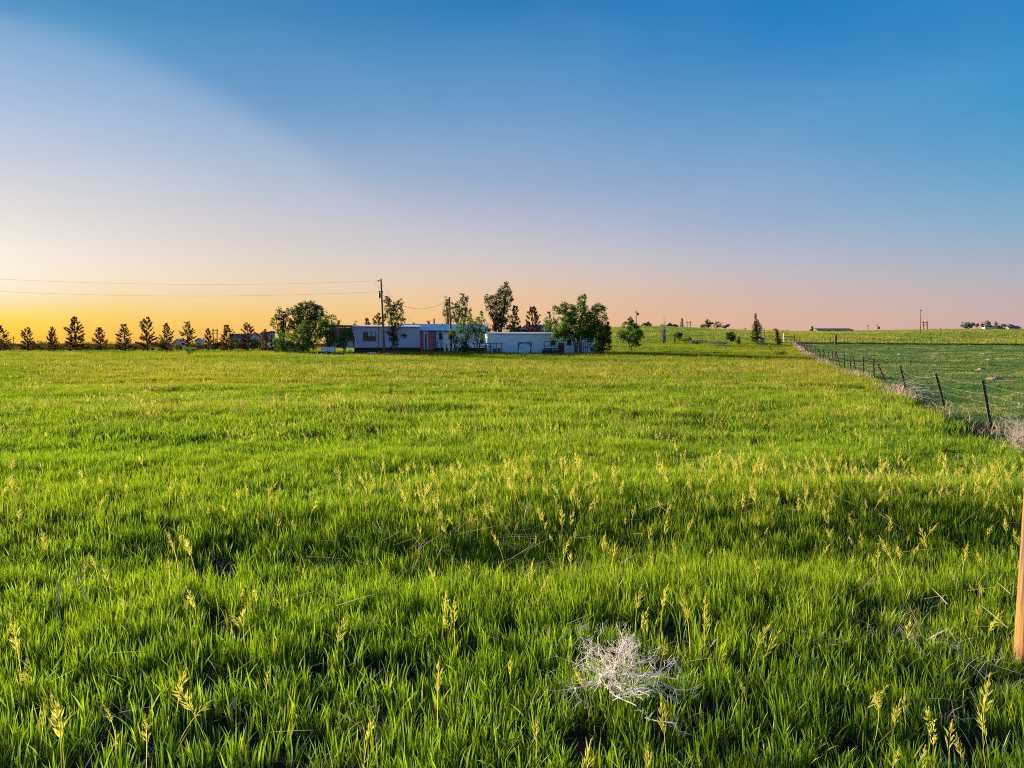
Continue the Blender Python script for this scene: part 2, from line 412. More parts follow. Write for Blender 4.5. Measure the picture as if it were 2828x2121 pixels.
def tuft(name, n, rad, hmin, hmax, wid, lean=.35, m=M_BLADE, segs=3, dead=.0, clump=True):
    V, Fc, T, mi = [], [], [], []
    cl = [(random.gauss(0, rad * .5), random.gauss(0, rad * .5)) for _ in range(max(2, n // 7))]
    for i in range(n):
        c = random.choice(cl) if clump else (random.uniform(-rad, rad), random.uniform(-rad, rad))
        b = (c[0] + random.gauss(0, rad * .16), c[1] + random.gauss(0, rad * .16), -.02)
        ou = math.atan2(b[1] - c[1], b[0] - c[0]) + random.uniform(-.8, .8)
        isd = random.random() < dead
        n0 = len(Fc)
        blade(V, Fc, T, b, random.uniform(hmin, hmax) * (.6 if isd else 1), wid * random.uniform(.65, 1.2) * (.6 if isd else 1),
              abs(random.gauss(0, lean)) + (.4 if isd else 0), ou, random.uniform(0, math.pi), random.betavariate(2, 2), segs)
        mi += [1 if isd else 0] * (len(Fc) - n0)
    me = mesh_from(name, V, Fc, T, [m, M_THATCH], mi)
    return bpy.data.objects.new(name, me)
def seed_stalk(V, Fc, T, base, h, lean, ld, size=1.0, detail=1.0):
    """a stem with a plume of spindle spikelets near its top"""
    pts = []
    for i in range(6):
        t = i / 5; pts.append((base[0] + math.cos(ld) * lean * h * t ** 2.2, base[1] + math.sin(ld) * lean * h * t ** 2.2, base[2] + h * t * (1 - .12 * lean * t)))
    for i in range(5):
        a, b = pts[i], pts[i + 1]; o = len(V); r = .0018 * size
        V += [(a[0] - r, a[1], a[2]), (a[0] + r, a[1], a[2]), (b[0] + r, b[1], b[2]), (b[0] - r, b[1], b[2])]; Fc.append((o, o + 1, o + 2, o + 3)); T += [.1] * 4
    n = int(20 * detail)
    hl = .15 * size
    tv = Vector(pts[-1]) - Vector(pts[-2]); tv.normalize()
    top = Vector(pts[-1])
    for k in range(n):
        t = (k + random.random()) / n
        p = top - tv * hl * (1 - t)
        a = random.uniform(0, 2 * math.pi)
        sp = (.55 * math.sin(math.pi * min(t * 1.1 + .12, 1)) + .08)
        d = Vector((math.cos(a) * sp, math.sin(a) * sp, 0)) + tv * random.uniform(.7, 1.1) + Vector((math.cos(ld), math.sin(ld), -.2)) * lean * .6
        d.normalize(); L = random.uniform(.030, .050) * size * (1.1 - .4 * t); st = random.uniform(.004, .022) * size * math.sin(math.pi * min(t + .15, 1))
        q0 = p + d * st; q1 = q0 + d * L; mid = q0 + d * L * .45; sd = d.orthogonal().normalized() * .0036 * size / max(detail, .4) ** .5
        s2 = d.cross(sd)
        o = len(V); V += [tuple(q0), tuple(mid + sd), tuple(q1), tuple(mid - sd), tuple(mid + s2), tuple(mid - s2)]
        Fc += [(o, o + 1, o + 2, o + 3), (o, o + 4, o + 2, o + 5)]; T += [random.random()] * 6
def seed_obj(name, n, rad, hmin, hmax, size=1.0, detail=1.0, m=M_SEED):
    V, Fc, T = [], [], []
    for _ in range(n):
        seed_stalk(V, Fc, T, (random.gauss(0, rad), random.gauss(0, rad), 0), random.uniform(hmin, hmax), random.uniform(.03, .34), random.gauss(.3, 1.6), size * random.uniform(.75, 1.2), detail)
    return bpy.data.objects.new(name, mesh_from(name, V, Fc, T, [m]))

def scatter(name, protos, pts, scl, idx, kind='stuff', tilt=.08, label=None, cat=None):
    pts = np.asarray(pts, float); n = len(pts)
    me = bpy.data.meshes.new(name); me.vertices.add(n); me.vertices.foreach_set('co', pts.reshape(-1))
    rot = np.stack([rng.normal(0, tilt, n), rng.normal(0, tilt, n) , rng.uniform(0, 6.283, n)], -1)
    a = me.attributes.new('rot', 'FLOAT_VECTOR', 'POINT'); a.data.foreach_set('vector', rot.reshape(-1))
    a = me.attributes.new('scl', 'FLOAT_VECTOR', 'POINT'); a.data.foreach_set('vector', np.asarray(scl, float).reshape(-1))
    a = me.attributes.new('idx', 'INT', 'POINT'); a.data.foreach_set('value', np.asarray(idx, np.int32))
    o = link(name, me)
    o['kind'] = kind
    pc = bpy.data.collections.new(name + ' sources')
    for i, p in enumerate(protos):
        p.name = '%s_source_%02d' % (name, i); pc.objects.link(p)
    g = bpy.data.node_groups.new(name, 'GeometryNodeTree')
    g.interface.new_socket('Geometry', in_out='INPUT', socket_type='NodeSocketGeometry')
    g.interface.new_socket('Geometry', in_out='OUTPUT', socket_type='NodeSocketGeometry')
    gi = g.nodes.new('NodeGroupInput'); go = g.nodes.new('NodeGroupOutput')
    ip = g.nodes.new('GeometryNodeInstanceOnPoints'); ci = g.nodes.new('GeometryNodeCollectionInfo')
    ci.inputs['Collection'].default_value = pc; ci.inputs['Separate Children'].default_value = True; ci.inputs['Reset Children'].default_value = True
    ip.inputs['Pick Instance'].default_value = True
    def na(nm, ty):
        q = g.nodes.new('GeometryNodeInputNamedAttribute'); q.data_type = ty; q.inputs[0].default_value = nm; return q.outputs[0]
    L = g.links.new
    L(gi.outputs[0], ip.inputs['Points']); L(ci.outputs[0], ip.inputs['Instance']); L(na('idx', 'INT'), ip.inputs['Instance Index'])
    e2r = g.nodes.new('FunctionNodeEulerToRotation'); L(na('rot', 'FLOAT_VECTOR'), e2r.inputs[0]); L(e2r.outputs[0], ip.inputs['Rotation'])
    L(na('scl', 'FLOAT_VECTOR'), ip.inputs['Scale']); L(ip.outputs[0], go.inputs[0])
    md = o.modifiers.new('scatter', 'NODES'); md.node_group = g
    return o

def frustum_pts(y0, y1, dens, margin=1.12, power=1.0):
    """uniform points in the wedge the camera can see (and a little beside it)"""
    k = CX / F * margin
    area = k * (y1 * y1 - y0 * y0); n = int(area * dens)
    y = np.sqrt(rng.uniform(y0 * y0, y1 * y1, n)); x = rng.uniform(-1, 1, n) * (k * y + .6)
    return x, y
def edge_w(y): return .9 * np.clip((27 - y) / 7, 0, 1)
def in_field(x, y, edge=.25):
    return (x < fence_x(y) - edge - edge_w(y) * (.4 + 1.2 * fbm(x * .9, y * .9, 90))) & (y < FAR_Y + 2)
# keep-clear footprints of the buildings: (x0, x1, y0, y1)
CLEAR = []
def clear_mask(x, y):
    m = np.ones(len(x), bool)
    for x0, x1, y0, y1 in CLEAR: m &= ~((x > x0) & (x < x1) & (y > y0) & (y < y1))
    return m
def hollow(x, y):
    """0..1: how thin and low the sward is"""
    h = np.exp(-((y - 6.4 - .10 * x) / .65) ** 2) * np.clip(1 - np.abs(x - .2) / 4.5, 0, 1) * .85
    h += np.exp(-((y - 12.4) / 1.1) ** 2) * np.clip(1 - np.abs(x + 6.2) / 3.5, 0, 1) * .9
    h += np.exp(-((y - 15.5) / 1.3) ** 2) * .45 * np.clip((fbm(x * .12, y * .3, 41) - .3) * 3, 0, 1)
    h += np.exp(-((y - 26) / 1.6) ** 2) * .5 * np.clip((fbm(x * .1, y * .2, 42) - .35) * 4, 0, 1)
    h += np.clip((fbm(x * .10, y * .22, 43) - .56) * 5, 0, .6)
    h += np.clip((fbm(x * 1.1, y * 1.1, 44) - .60) * 3, 0, .35)
    return np.clip(h, 0, 1)

def build_grass():
    near = [tuft('t', 32, .10, .10, .24, .0072, .19, dead=.06, segs=4) for _ in range(8)]
    x, y = frustum_pts(1.0, 13, 185, 1.28)
    hl = hollow(x, y); cl = fbm(x * 3.4, y * 3.4, 20)
    keep = in_field(x, y) & (rng.random(len(x)) > hl * .62) & (cl + rng.random(len(x)) * .30 > .47)
    x, y, hl = x[keep], y[keep], hl[keep]; n = len(x)
    hs = (.70 + .70 * fbm(x * .55, y * .75, 21)) * (1 - .25 * hl) * rng.uniform(.7, 1.2, n)
    scatter('grass', near, np.stack([x, y, gz(x, y)], -1), np.stack([rng.uniform(.9, 1.3, n)] * 2 + [hs], -1), rng.integers(0, 8, n))
    th = [tuft('t', 26, .16, .05, .13, .0045, 1.0, m=M_THATCH, segs=3, clump=False) for _ in range(5)]
    x, y = frustum_pts(1.9, 12, 40)
    keep = in_field(x, y) & (fbm(x * 1.4, y * 1.4, 66) > .40)
    x, y = x[keep], y[keep]; n = len(x)
    scatter('dry_thatch', th, np.stack([x, y, gz(x, y)], -1), np.stack([rng.uniform(.8, 1.5, n)] * 2 + [rng.uniform(.4, 1.1, n)], -1), rng.integers(0, 5, n), tilt=.2)
    wp = [tuft('t', 16, .10, .10, .24, .0035, .9, m=M_STRAW, segs=5, clump=False) for _ in range(5)]
    x, y = frustum_pts(2.2, 16, 1.3)
    keep = in_field(x, y) & (fbm(x * .5, y * .5, 67) > .44)
    x, y = x[keep], y[keep]; n = len(x)
    scatter('dry_wisps', wp, np.stack([x, y, gz(x, y) + .03], -1), np.stack([rng.uniform(.7, 1.3, n)] * 2 + [rng.uniform(.6, 1.0, n)], -1), rng.integers(0, 5, n), tilt=.25)
    gw = leafmat('blue green weed', (.04, .12, .05), (.11, .21, .09), (.1, .2, .08), .35, .4, .02)
    ws = [tuft('t', 22, .08, .08, .20, .012, .5, m=gw, segs=3) for _ in range(4)]
    x, y = frustum_pts(2.2, 22, 5)
    keep = in_field(x, y) & (fbm(x * .45, y * .45, 68) > .56)
    x, y = x[keep], y[keep]; n = len(x)
    scatter('leafy_weeds', ws, np.stack([x, y, gz(x, y)], -1), np.stack([rng.uniform(.7, 1.3, n)] * 2 + [rng.uniform(.7, 1.2, n)], -1), rng.integers(0, 4, n))
    print('near', n)
    mid = [tuft('t', 46, .22, .15, .28, .012, .30, m=M_BLADE_FAR if k > 3 else M_BLADE, dead=.06, clump=True) for k in range(8)]
    x, y = frustum_pts(11.5, 42, 22, 1.22)
    hl = hollow(x, y)
    keep = in_field(x, y) & (rng.random(len(x)) > hl * .5) & (rng.random(len(x)) < np.clip((y - 10.5) / 3, 0, 1))
    x, y, hl = x[keep], y[keep], hl[keep]; n = len(x)
    hs = (.40 + 1.15 * fbm(x * .3, y * .5, 21)) * (1 - .4 * hl) * rng.uniform(.8, 1.15, n)
    far_ish = rng.random(n) < np.clip((y - 14) / 26, 0, 1)
    scatter('grass', mid, np.stack([x, y, gz(x, y)], -1), np.stack([rng.uniform(.95, 1.35, n)] * 2 + [hs], -1), rng.integers(0, 4, n) + 4 * far_ish)
    print('mid', n)
    fr = [tuft('t', 110, .75, .16, .30, .028, .30, m=M_BLADE_FAR, segs=2, dead=.05, clump=False) for _ in range(6)]
    x, y = frustum_pts(38, 157, .95, 1.22)
    keep = in_field(x, y, .8) & (rng.random(len(x)) < np.clip((y - 34) / 8, 0, 1)) & (rng.random(len(x)) < np.clip(1.3 - y / 220, 0, 1)) & clear_mask(x, y)
    x, y = x[keep], y[keep]; n = len(x)
    hs = (.40 + 1.0 * fbm(x * .12, y * .25, 23)) * rng.uniform(.8, 1.2, n)
    scatter('grass', fr, np.stack([x, y, gz(x, y)], -1), np.stack([rng.uniform(.9, 1.3, n)] * 2 + [hs], -1), rng.integers(0, 6, n))
    print('far', n)
    # pasture: short, bluish green
    pa = [tuft('t', 30, .14, .04, .10, .010, .6, m=M_PAST, segs=2, dead=.08) for _ in range(6)]
    x, y = frustum_pts(3.5, 60, 19, 1.3)
    keep = (x > fence_x(y) - .3 - edge_w(y) * 1.1) & (rng.random(len(x)) < np.clip(1.25 - y / 75, .2, 1)) & ((fbm(x * .9, y * .9, 31) > .41) | ((x < fence_x(y) + .6) & (rng.random(len(x)) < .8)))
    x, y = x[keep], y[keep]; n = len(x)
    k = .6 + y / 40
    scatter('grass', pa, np.stack([x, y, gz(x, y)], -1), np.stack([k * rng.uniform(.8, 1.3, n)] * 2 + [rng.uniform(.6, 1.6, n)], -1), rng.integers(0, 6, n))
    x, y = frustum_pts(55, FAR_Y - 1, .8, 1.25)
    keep = (x > fence_x(y)) & (fbm(x * .4, y * .4, 31) > .45)
    x, y = x[keep], y[keep]; n = len(x)
    pf = [tuft('t', 40, .5, .05, .13, .03, .6, m=M_PAST, segs=2, dead=.1, clump=False) for _ in range(4)]
    scatter('grass', pf, np.stack([x, y, gz(x, y)], -1), np.stack([rng.uniform(.8, 1.5, n)] * 2 + [rng.uniform(.6, 1.5, n)], -1), rng.integers(0, 4, n))
    pw = [tuft('t', 34, .16, .08, .22, .014, .45, m=M_PAST, segs=2, dead=.12) for _ in range(4)]
    x, y = frustum_pts(9, 140, .9)
    keep = (x > fence_x(y) + .2) & (fbm(x * .35, y * .35, 33) > .47)
    x, y = x[keep], y[keep]; n = len(x); k = .8 + y / 60
    scatter('pasture_weeds', pw, np.stack([x, y, gz(x, y)], -1), np.stack([k * rng.uniform(.7, 1.6, n)] * 2 + [rng.uniform(.6, 1.4, n)], -1), rng.integers(0, 4, n))
    dk = leafmat('shadow strip grass', (.02, .05, .012), (.05, .09, .02), (.04, .06, .015), .3, .3, .01)  # shadow strip along the back fence, put in as a row of dark tufts
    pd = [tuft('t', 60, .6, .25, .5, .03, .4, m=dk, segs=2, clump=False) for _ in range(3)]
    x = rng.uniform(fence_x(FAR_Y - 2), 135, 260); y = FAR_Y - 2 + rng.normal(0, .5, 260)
    scatter('shadow_strip_grass', pd, np.stack([x, y, gz(x, y)], -1), np.stack([rng.uniform(.8, 1.4, 260)] * 2 + [rng.uniform(.6, 1.2, 260)], -1), rng.integers(0, 3, 260))
    # hillside beyond the cross fence
    hm = leafmat('hill blade', (.09, .17, .02), (.22, .26, .03), (.34, .30, .04), .4, .8, .04, .03)
    pf = [tuft('t', 60, 1.3, .2, .38, .06, .35, m=hm, segs=2, clump=False) for _ in range(4)]
    x, y = frustum_pts(FAR_Y - 6, 330, .22, 1.25)
    keep = (x / y > -.12) & ((y > FAR_Y) | (x < fence_x(y)))
    x, y = x[keep], y[keep]; n = len(x)
    scatter('grass', pf, np.stack([x, y, gz(x, y)], -1), np.stack([rng.uniform(.8, 1.5, n)] * 2 + [rng.uniform(.6, 1.3, n)], -1), rng.integers(0, 4, n))
    print('hill', n)
build_seed_spec = []
def build_seeds():
    sa = [seed_obj('s', 1, 0, .26, .41, .82, 1.7) for _ in range(10)]
    # individual heads in the foreground, placed as the photograph shows them: (px, py of the head, n)
    spots = [(60,1770),(50,1800),(130,1830),(95,1930),(330,1960),(310,1930),(395,1970),(475,1905),(480,1870),(580,1920),(680,1700),(670,1690),(1250,1670),
             (1210,1920),(1750,1690),(1755,1670),(1820,1740),(1840,1700),(1905,1720),(1935,1730),(1950,1710),(1975,1750),(2060,1760),(2075,1850),(2100,1800),
             (2370,1900),(2400,1920),(2520,1720),(2550,2000),(2580,1970),(2565,1940),(2450,2000),(2450,1960),(2750,2010),(2740,1990),(2630,1990),(2650,1540),(2700,1560),(2715,1580),
             (2425,1510),(2440,1520),(160,1990),(165,2100),(2350,1480),(1600,2110),(1930,1990),(1850,1990),(1790,2050),(1700,2090),(1480,1990),(920,1760),(840,1520),(830,1500),
             (1440,1490),(1450,1580),(1470,1600),(1660,1480),(1680,1500),(1270,1700),(1260,1690),(1410,1790),(540,1700),(560,1650),(270,1520),(20,1620),(1000,2000),(1130,1400),(1310,1550)]
    pts = []
    for px, py in spots:
        d = ray(px, py); t = (CAMH - .33) / -d.z
        x, y = d.x * t, d.y * t; pts.append((x, y))
    x = np.array([p[0] for p in pts]); y = np.array([p[1] for p in pts])
    # many more, thin near the camera and dense on the swell 8 to 13 m away
    x2, y2 = frustum_pts(2.4, 15, 26)
    dens = .06 + 4.0 * np.exp(-((y2 - 8.1) / 1.15) ** 2) * np.clip((x2 + 3.5) / 3.5, .12, 1) + .12 * np.exp(-((y2 - 8.5) / 1.8) ** 2) + .06 * np.exp(-((y2 - 5.0) / .8) ** 2)
    dens = dens * np.clip(fbm(x2 * .7, y2 * .7, 50) * 3.6 - 1.0, .05, 2.2) * (1 - .7 * hollow(x2, y2))
    k = in_field(x2, y2) & (rng.random(len(x2)) < dens)
    x = np.concatenate([x, x2[k]]); y = np.concatenate([y, y2[k]]); n = len(x)
    s = rng.uniform(.62, 1.35, n)
    scatter('seed_grass', sa, np.stack([x, y, gz(x, y)], -1), np.stack([s, s, s * rng.uniform(.9, 1.1, n)], -1), rng.integers(0, 10, n), tilt=.12)
    print('seeds', n)
    sb = [seed_obj('s', 7, .15, .26, .38, .84, .7, m=(M_SEED_DRY if _ % 3 else M_SEED)) for _ in range(8)]
    x, y = frustum_pts(12.5, 60, 4.2)
    p = np.clip(fbm(x * .13, y * .32, 51) * 2.4 - .65, .06, 1) + .6 * np.exp(-((y - 19.5) / 2.6) ** 2) * np.clip((-x + 1) / 6, 0, 1) + .3 * np.clip((y - 25) / 20, 0, 1)
    k = in_field(x, y, .6) & (rng.random(len(x)) < p * .95) & (rng.random(len(x)) > hollow(x, y))
    x, y = x[k], y[k]; n = len(x); s = rng.uniform(.8, 1.2, n)
    scatter('seed_grass', sb, np.stack([x, y, gz(x, y)], -1), np.stack([s, s, s * .95], -1), rng.integers(0, 8, n))
    print('seeds mid', n)
    sc_ = [seed_obj('s', 16, .6, .28, .40, 1.7, .3, m=M_SEED_DRY) for _ in range(5)]
    x, y = frustum_pts(50, 150, .38)
    k = in_field(x, y, 1) & (rng.random(len(x)) < np.clip(fbm(x * .06, y * .12, 52) * 2.6 - .8, .05, 1)) & clear_mask(x, y)
    x, y = x[k], y[k]; n = len(x); s = rng.uniform(.8, 1.2, n)
    scatter('seed_grass', sc_, np.stack([x, y, gz(x, y)], -1), np.stack([s, s, s * .8], -1), rng.integers(0, 5, n))
    # fallen dry stems lying across the sward
    V, Fc, T = [], [], []
    def stem(p, L, a, el_, r):
        d = Vector((math.cos(a) * math.cos(el_), math.sin(a) * math.cos(el_), math.sin(el_)))
        sd = d.cross(Vector((0, 1, .3))).normalized() * r; q = Vector(p); o = len(V)
        mid = q + d * L * .5 + Vector((0, 0, .01 * L)); e = q + d * L
        up = d.cross(sd).normalized() * r
        V.extend([tuple(q - sd), tuple(q + sd), tuple(mid + sd), tuple(mid - sd), tuple(e + sd * .5), tuple(e - sd * .5), tuple(q + up), tuple(mid + up), tuple(e + up * .5)])
        Fc.extend([(o, o + 1, o + 2, o + 3), (o + 3, o + 2, o + 4, o + 5), (o, o + 6, o + 7, o + 3), (o + 3, o + 7, o + 8, o + 5)]); T.extend([random.random()] * 9)
    for cx, cy, n_, sp in ((-1.05, 6.4, 34, .40), (-.12, 6.7, 36, .42), (-.3, 6.0, 14, .8), (.35, 5.6, 12, .4), (2.3, 7.2, 24, .8), (3.9, 7.5, 26, .9), (-2.3, 4.4, 6, .3), (3.2, 4.6, 12, .5), (3.9, 5.6, 14, .6), (-1.2, 4.9, 10, .4)):
        for _ in range(n_):
            x0 = cx + random.gauss(0, sp); y0 = cy + random.gauss(0, sp * .5)
            stem((x0, y0, gzf(x0, y0) + random.uniform(.10, .24)), random.uniform(.12, .42), random.uniform(0, 6.28), random.gauss(.15, .30), .0026)
    for _ in range(420):
        y0 = random.uniform(2.6, 14) ; x0 = random.uniform(-.8, .8) * y0
        if x0 > fence_x(y0) - .3: continue
        stem((x0, y0, gzf(x0, y0) + random.uniform(.04, .2)), random.uniform(.10, .32), random.uniform(0, 6.28), random.gauss(.35, .35), .0016)
    o = link('dry_stems', mesh_from('dry_stems', V, Fc, T, [M_STRAW])); o['kind'] = 'stuff'
    # pale feathery dead grass beside the wooden post
    V, Fc, T = [], [], []
    for cx, cy, n_ in ((2.55, 4.3, 44), (2.85, 4.0, 50), (2.65, 4.15, 30), (2.2, 4.45, 24), (2.75, 3.75, 34), (2.3, 4.1, 20), (1.9, 4.2, 14)):
        for _ in range(n_):
            b = (cx + random.gauss(0, .11), cy + random.gauss(0, .09)); z = gzf(*b)
            blade(V, Fc, T, (*b, z + .02), random.uniform(.07, .21), .004, random.uniform(.4, 1.25), random.gauss(1.2, 1.8), random.uniform(0, 3.1), random.random(), 5, .8)
    o = link('dry_grass', mesh_from('dry_grass', V, Fc, T, [leafmat('pale feather grass', (.55, .46, .40), (.78, .72, .68), (.7, .64, .6), .3, .5, .03)])); o['kind'] = 'stuff'

# ------------------------------------------------------------------ trees
BARK = mat('bark', (.10, .07, .05), .95, .4, 9, .6)
BARK_PALE = mat('pale bark', (.22, .18, .15), .95, .3, 9, .4)
LEAF_DARK = leafmat('leaf dark', (.022, .050, .012), (.075, .11, .020), (.04, .06, .012), .38, .3, .03)
LEAF_MID = leafmat('leaf green', (.034, .095, .014), (.15, .25, .028), (.08, .15, .018), .46, .3, .03)
LEAF_BRIGHT = leafmat('leaf bright green', (.07, .16, .02), (.17, .28, .035), (.1, .2, .03), .45, .3, .03)
LEAF_GREY = leafmat('leaf grey', (.08, .11, .09), (.18, .22, .18), (.16, .18, .16), .25, .3, .03)
LEAF_WARM = leafmat('leaf backlit', (.05, .06, .015), (.16, .13, .03), (.1, .09, .02), .45, .3, .03)
NEEDLE = leafmat('pine needle', (.070, .036, .012), (.16, .075, .020), (.09, .05, .012), .5, .3, .01)
NEEDLE_G = leafmat('green needle', (.022, .045, .016), (.05, .075, .025), (.03, .05, .015), .22, .3, .02)

def leaf_cloud(V, Fc, T, c, r, n, ls, tint):
    for _ in range(n):
        d = Vector((random.gauss(0, 1), random.gauss(0, 1), random.gauss(0, 1))).normalized() * r * random.random() ** .45
        p = c + d
        a = Vector((random.gauss(0, 1), random.gauss(0, 1), random.gauss(0, .8))).normalized(); b = a.orthogonal().normalized(); b = (b * math.cos(k_ := random.uniform(0, 6.28)) + a.cross(b) * math.sin(k_))
        L = ls * random.uniform(.6, 1.3)
        o = len(V); V.extend([tuple(p - a * L * .5), tuple(p + b * L * .28), tuple(p + a * L * .5), tuple(p - b * L * .28)]); Fc.append((o, o + 1, o + 2, o + 3)); T.extend([min(max(tint + random.gauss(0, .15), 0), 1)] * 4)

def tree(name, label, cat, lobes, px, D, leafm, leaf=.23, dens=1.0, trunks=1, bark=None, group=None, clump=.42, tr=.09, ctrunk=True, depth=1.0, fill=1.0):
    """crown built from clumps of leaves inside ellipsoids (px, py, rx, ry) seen at distance D; a trunk and a limb to every few clumps"""
    base = G(px, D); s = D / F
    root = thing(name, label, cat, base, group=group)
    mb = MB(); V, Fc, T = [], [], []
    centres = []
    for lx, ly, rx, ry in lobes:
        rx *= 1.12; ry *= 1.10
        c = P(lx, ly, D) - base; ax, azr = rx * s, ry * s; ay = ax * depth
        cr = min(clump, max(min(ax, azr) * .6, .1))
        vol = ax * azr / (cr * cr)
        nC = max(5, int(vol * 6.0 * dens * fill))
        for _ in range(nC):
            while True:
                q = Vector((random.uniform(-1, 1), random.uniform(-1, 1), random.uniform(-1, 1)))
                if q.length <= 1 and (q.length > .35 or random.random() < .45): break
            p = c + Vector((q.x * ax, q.y * ay, q.z * azr))
            if p.z < .05: p.z = random.uniform(.05, .3)
            centres.append((p, cr * random.uniform(.5, 1.0)))
    for p, cr in centres:
        tint = random.betavariate(2, 2)
        leaf_cloud(V, Fc, T, p, cr, max(5, int(46 * (cr / .42) ** 1.6 * (.16 / leaf) ** 1.2)), leaf, tint)
    H = max(p.z for p, _ in centres)
    for k in range(trunks):
        a = 6.28 * k / trunks + random.random()
        sp = (.10 + .22 * H * .2) * (trunks > 1)
        tgt = max(centres, key=lambda q: q[0].z - abs(q[0].x - math.cos(a) * sp * 6) * (1.2 if trunks > 1 else .4) - abs(q[0].y) * .3)[0]
        pts = [Vector((math.cos(a) * .12 * (trunks > 1), math.sin(a) * .12 * (trunks > 1), -.15))]
        for i in range(1, 6):
            t = i / 5; pts.append(Vector((tgt.x * t ** 1.3, tgt.y * t ** 1.3, tgt.z * t * .93)) + Vector((random.gauss(0, .03), random.gauss(0, .03), 0)) * H * .25 * (1 - t))
        mb.tube(pts, [tr * H * .22 * (1 - .85 * i / 5) for i in range(6)], 7)
        for p, cr in random.sample(centres, min(len(centres), 26 // trunks + 4)):
            t0 = min(max(p.z / tgt.z * random.uniform(.35, .75), .12), .9) if tgt.z > .1 else .5
            ii = min(int(t0 * 5), 4); fr = t0 * 5 - ii; q = pts[ii].lerp(pts[ii + 1], fr)
            md_ = q.lerp(p, .5) + Vector((0, 0, .08 * (p - q).length))
            r0 = tr * H * .22 * (1 - .85 * t0) * .5
            mb.tube([q, md_, p], [r0, r0 * .6, r0 * .25], 4, False)
    mb.obj('trunk', bark or BARK, root)
    link('crown', mesh_from('crown', V, Fc, T, [leafm]), root)
    return root

def pine_meshes(H, Rm, seed, full=1.0, nm=NEEDLE, skirt=.08):
    random.seed(seed)
    tb = MB(); tb.tube([(0, 0, -.2), (0.02 * H, 0, H * .35), (-.01 * H, .01 * H, H * .7), (0, 0, H * .98)], [.028 * H, .02 * H, .012 * H, .003 * H], 7)
    V, Fc, T = [], [], []
    def needles(p, d, n, L, tint):
        for _ in range(n):
            q = (d * .9 + Vector((random.gauss(0, .6), random.gauss(0, .6), random.gauss(.15, .6)))).normalized()
            sd = q.orthogonal().normalized() * L * .15; o = len(V)
            V.extend([tuple(p - sd), tuple(p + sd), tuple(p + q * L)]); Fc.append((o, o + 1, o + 2)); T.extend([min(max(tint + random.gauss(0, .15), 0), 1)] * 3)
    z = skirt * H
    while z < H * .97:
        t = z / H
        L = Rm * (1 - t) ** .75 * random.uniform(.75, 1.1) + .1
        nb = random.choice((3, 4, 5)) if t < .8 else 3
        a0 = random.uniform(0, 6.28)
        for k in range(nb):
            if random.random() > .93 * full: continue
            a = a0 + 6.28 * k / nb + random.gauss(0, .25); l = L * random.uniform(.6, 1.15)
            rise = random.uniform(.05, .35) + .5 * t
            pts = []
            for i in range(6):
                s_ = i / 5
                pts.append(Vector((math.cos(a) * l * s_, math.sin(a) * l * s_, z + l * (rise * s_ * .5 + .35 * s_ * s_ * rise * 2 - (.18 if t < .3 else 0) * s_))))
            tb.tube(pts, [.010 * H * (1 - t) * (1 - .8 * i / 5) + .006 for i in range(6)], 4, False)
            tint = random.random()
            nT = max(3, int(l / .22))
            for j in range(nT):
                s_ = .35 + .65 * (j + random.random()) / nT; ii = min(int(s_ * 5), 4); p = pts[ii].lerp(pts[ii + 1], min(s_ * 5 - ii, 1)); d = (pts[ii + 1] - pts[ii]).normalized()
                side = Vector((-math.sin(a), math.cos(a), .3)) * random.uniform(-1, 1) * .22 * l * (1.2 - s_)
                needles(p + side, (d + side.normalized() * .4).normalized(), 26, .22 + .04 * Rm, tint)
        z += H * random.uniform(.046, .07)
    needles(Vector((0, 0, H * .95)), Vector((0, 0, 1)), 26, .3, .5)
    return tb.mesh('trunk', BARK), mesh_from('crown', V, Fc, T, [nm])
def pine(label, px, top, D, meshes, H0, group=None, wide=1.0, name='pine_tree', cat='pine tree', sink=0.0):
    base = G(px, D); H = P(px, top, D).z - base.z
    root = thing(name, label, cat, base, random.uniform(0, 6.28), group)
    k = H / H0
    for nme, me in zip(('trunk', 'crown'), meshes):
        o = link(nme, me, root); o.scale = (k * wide, k * wide, k)
    return root

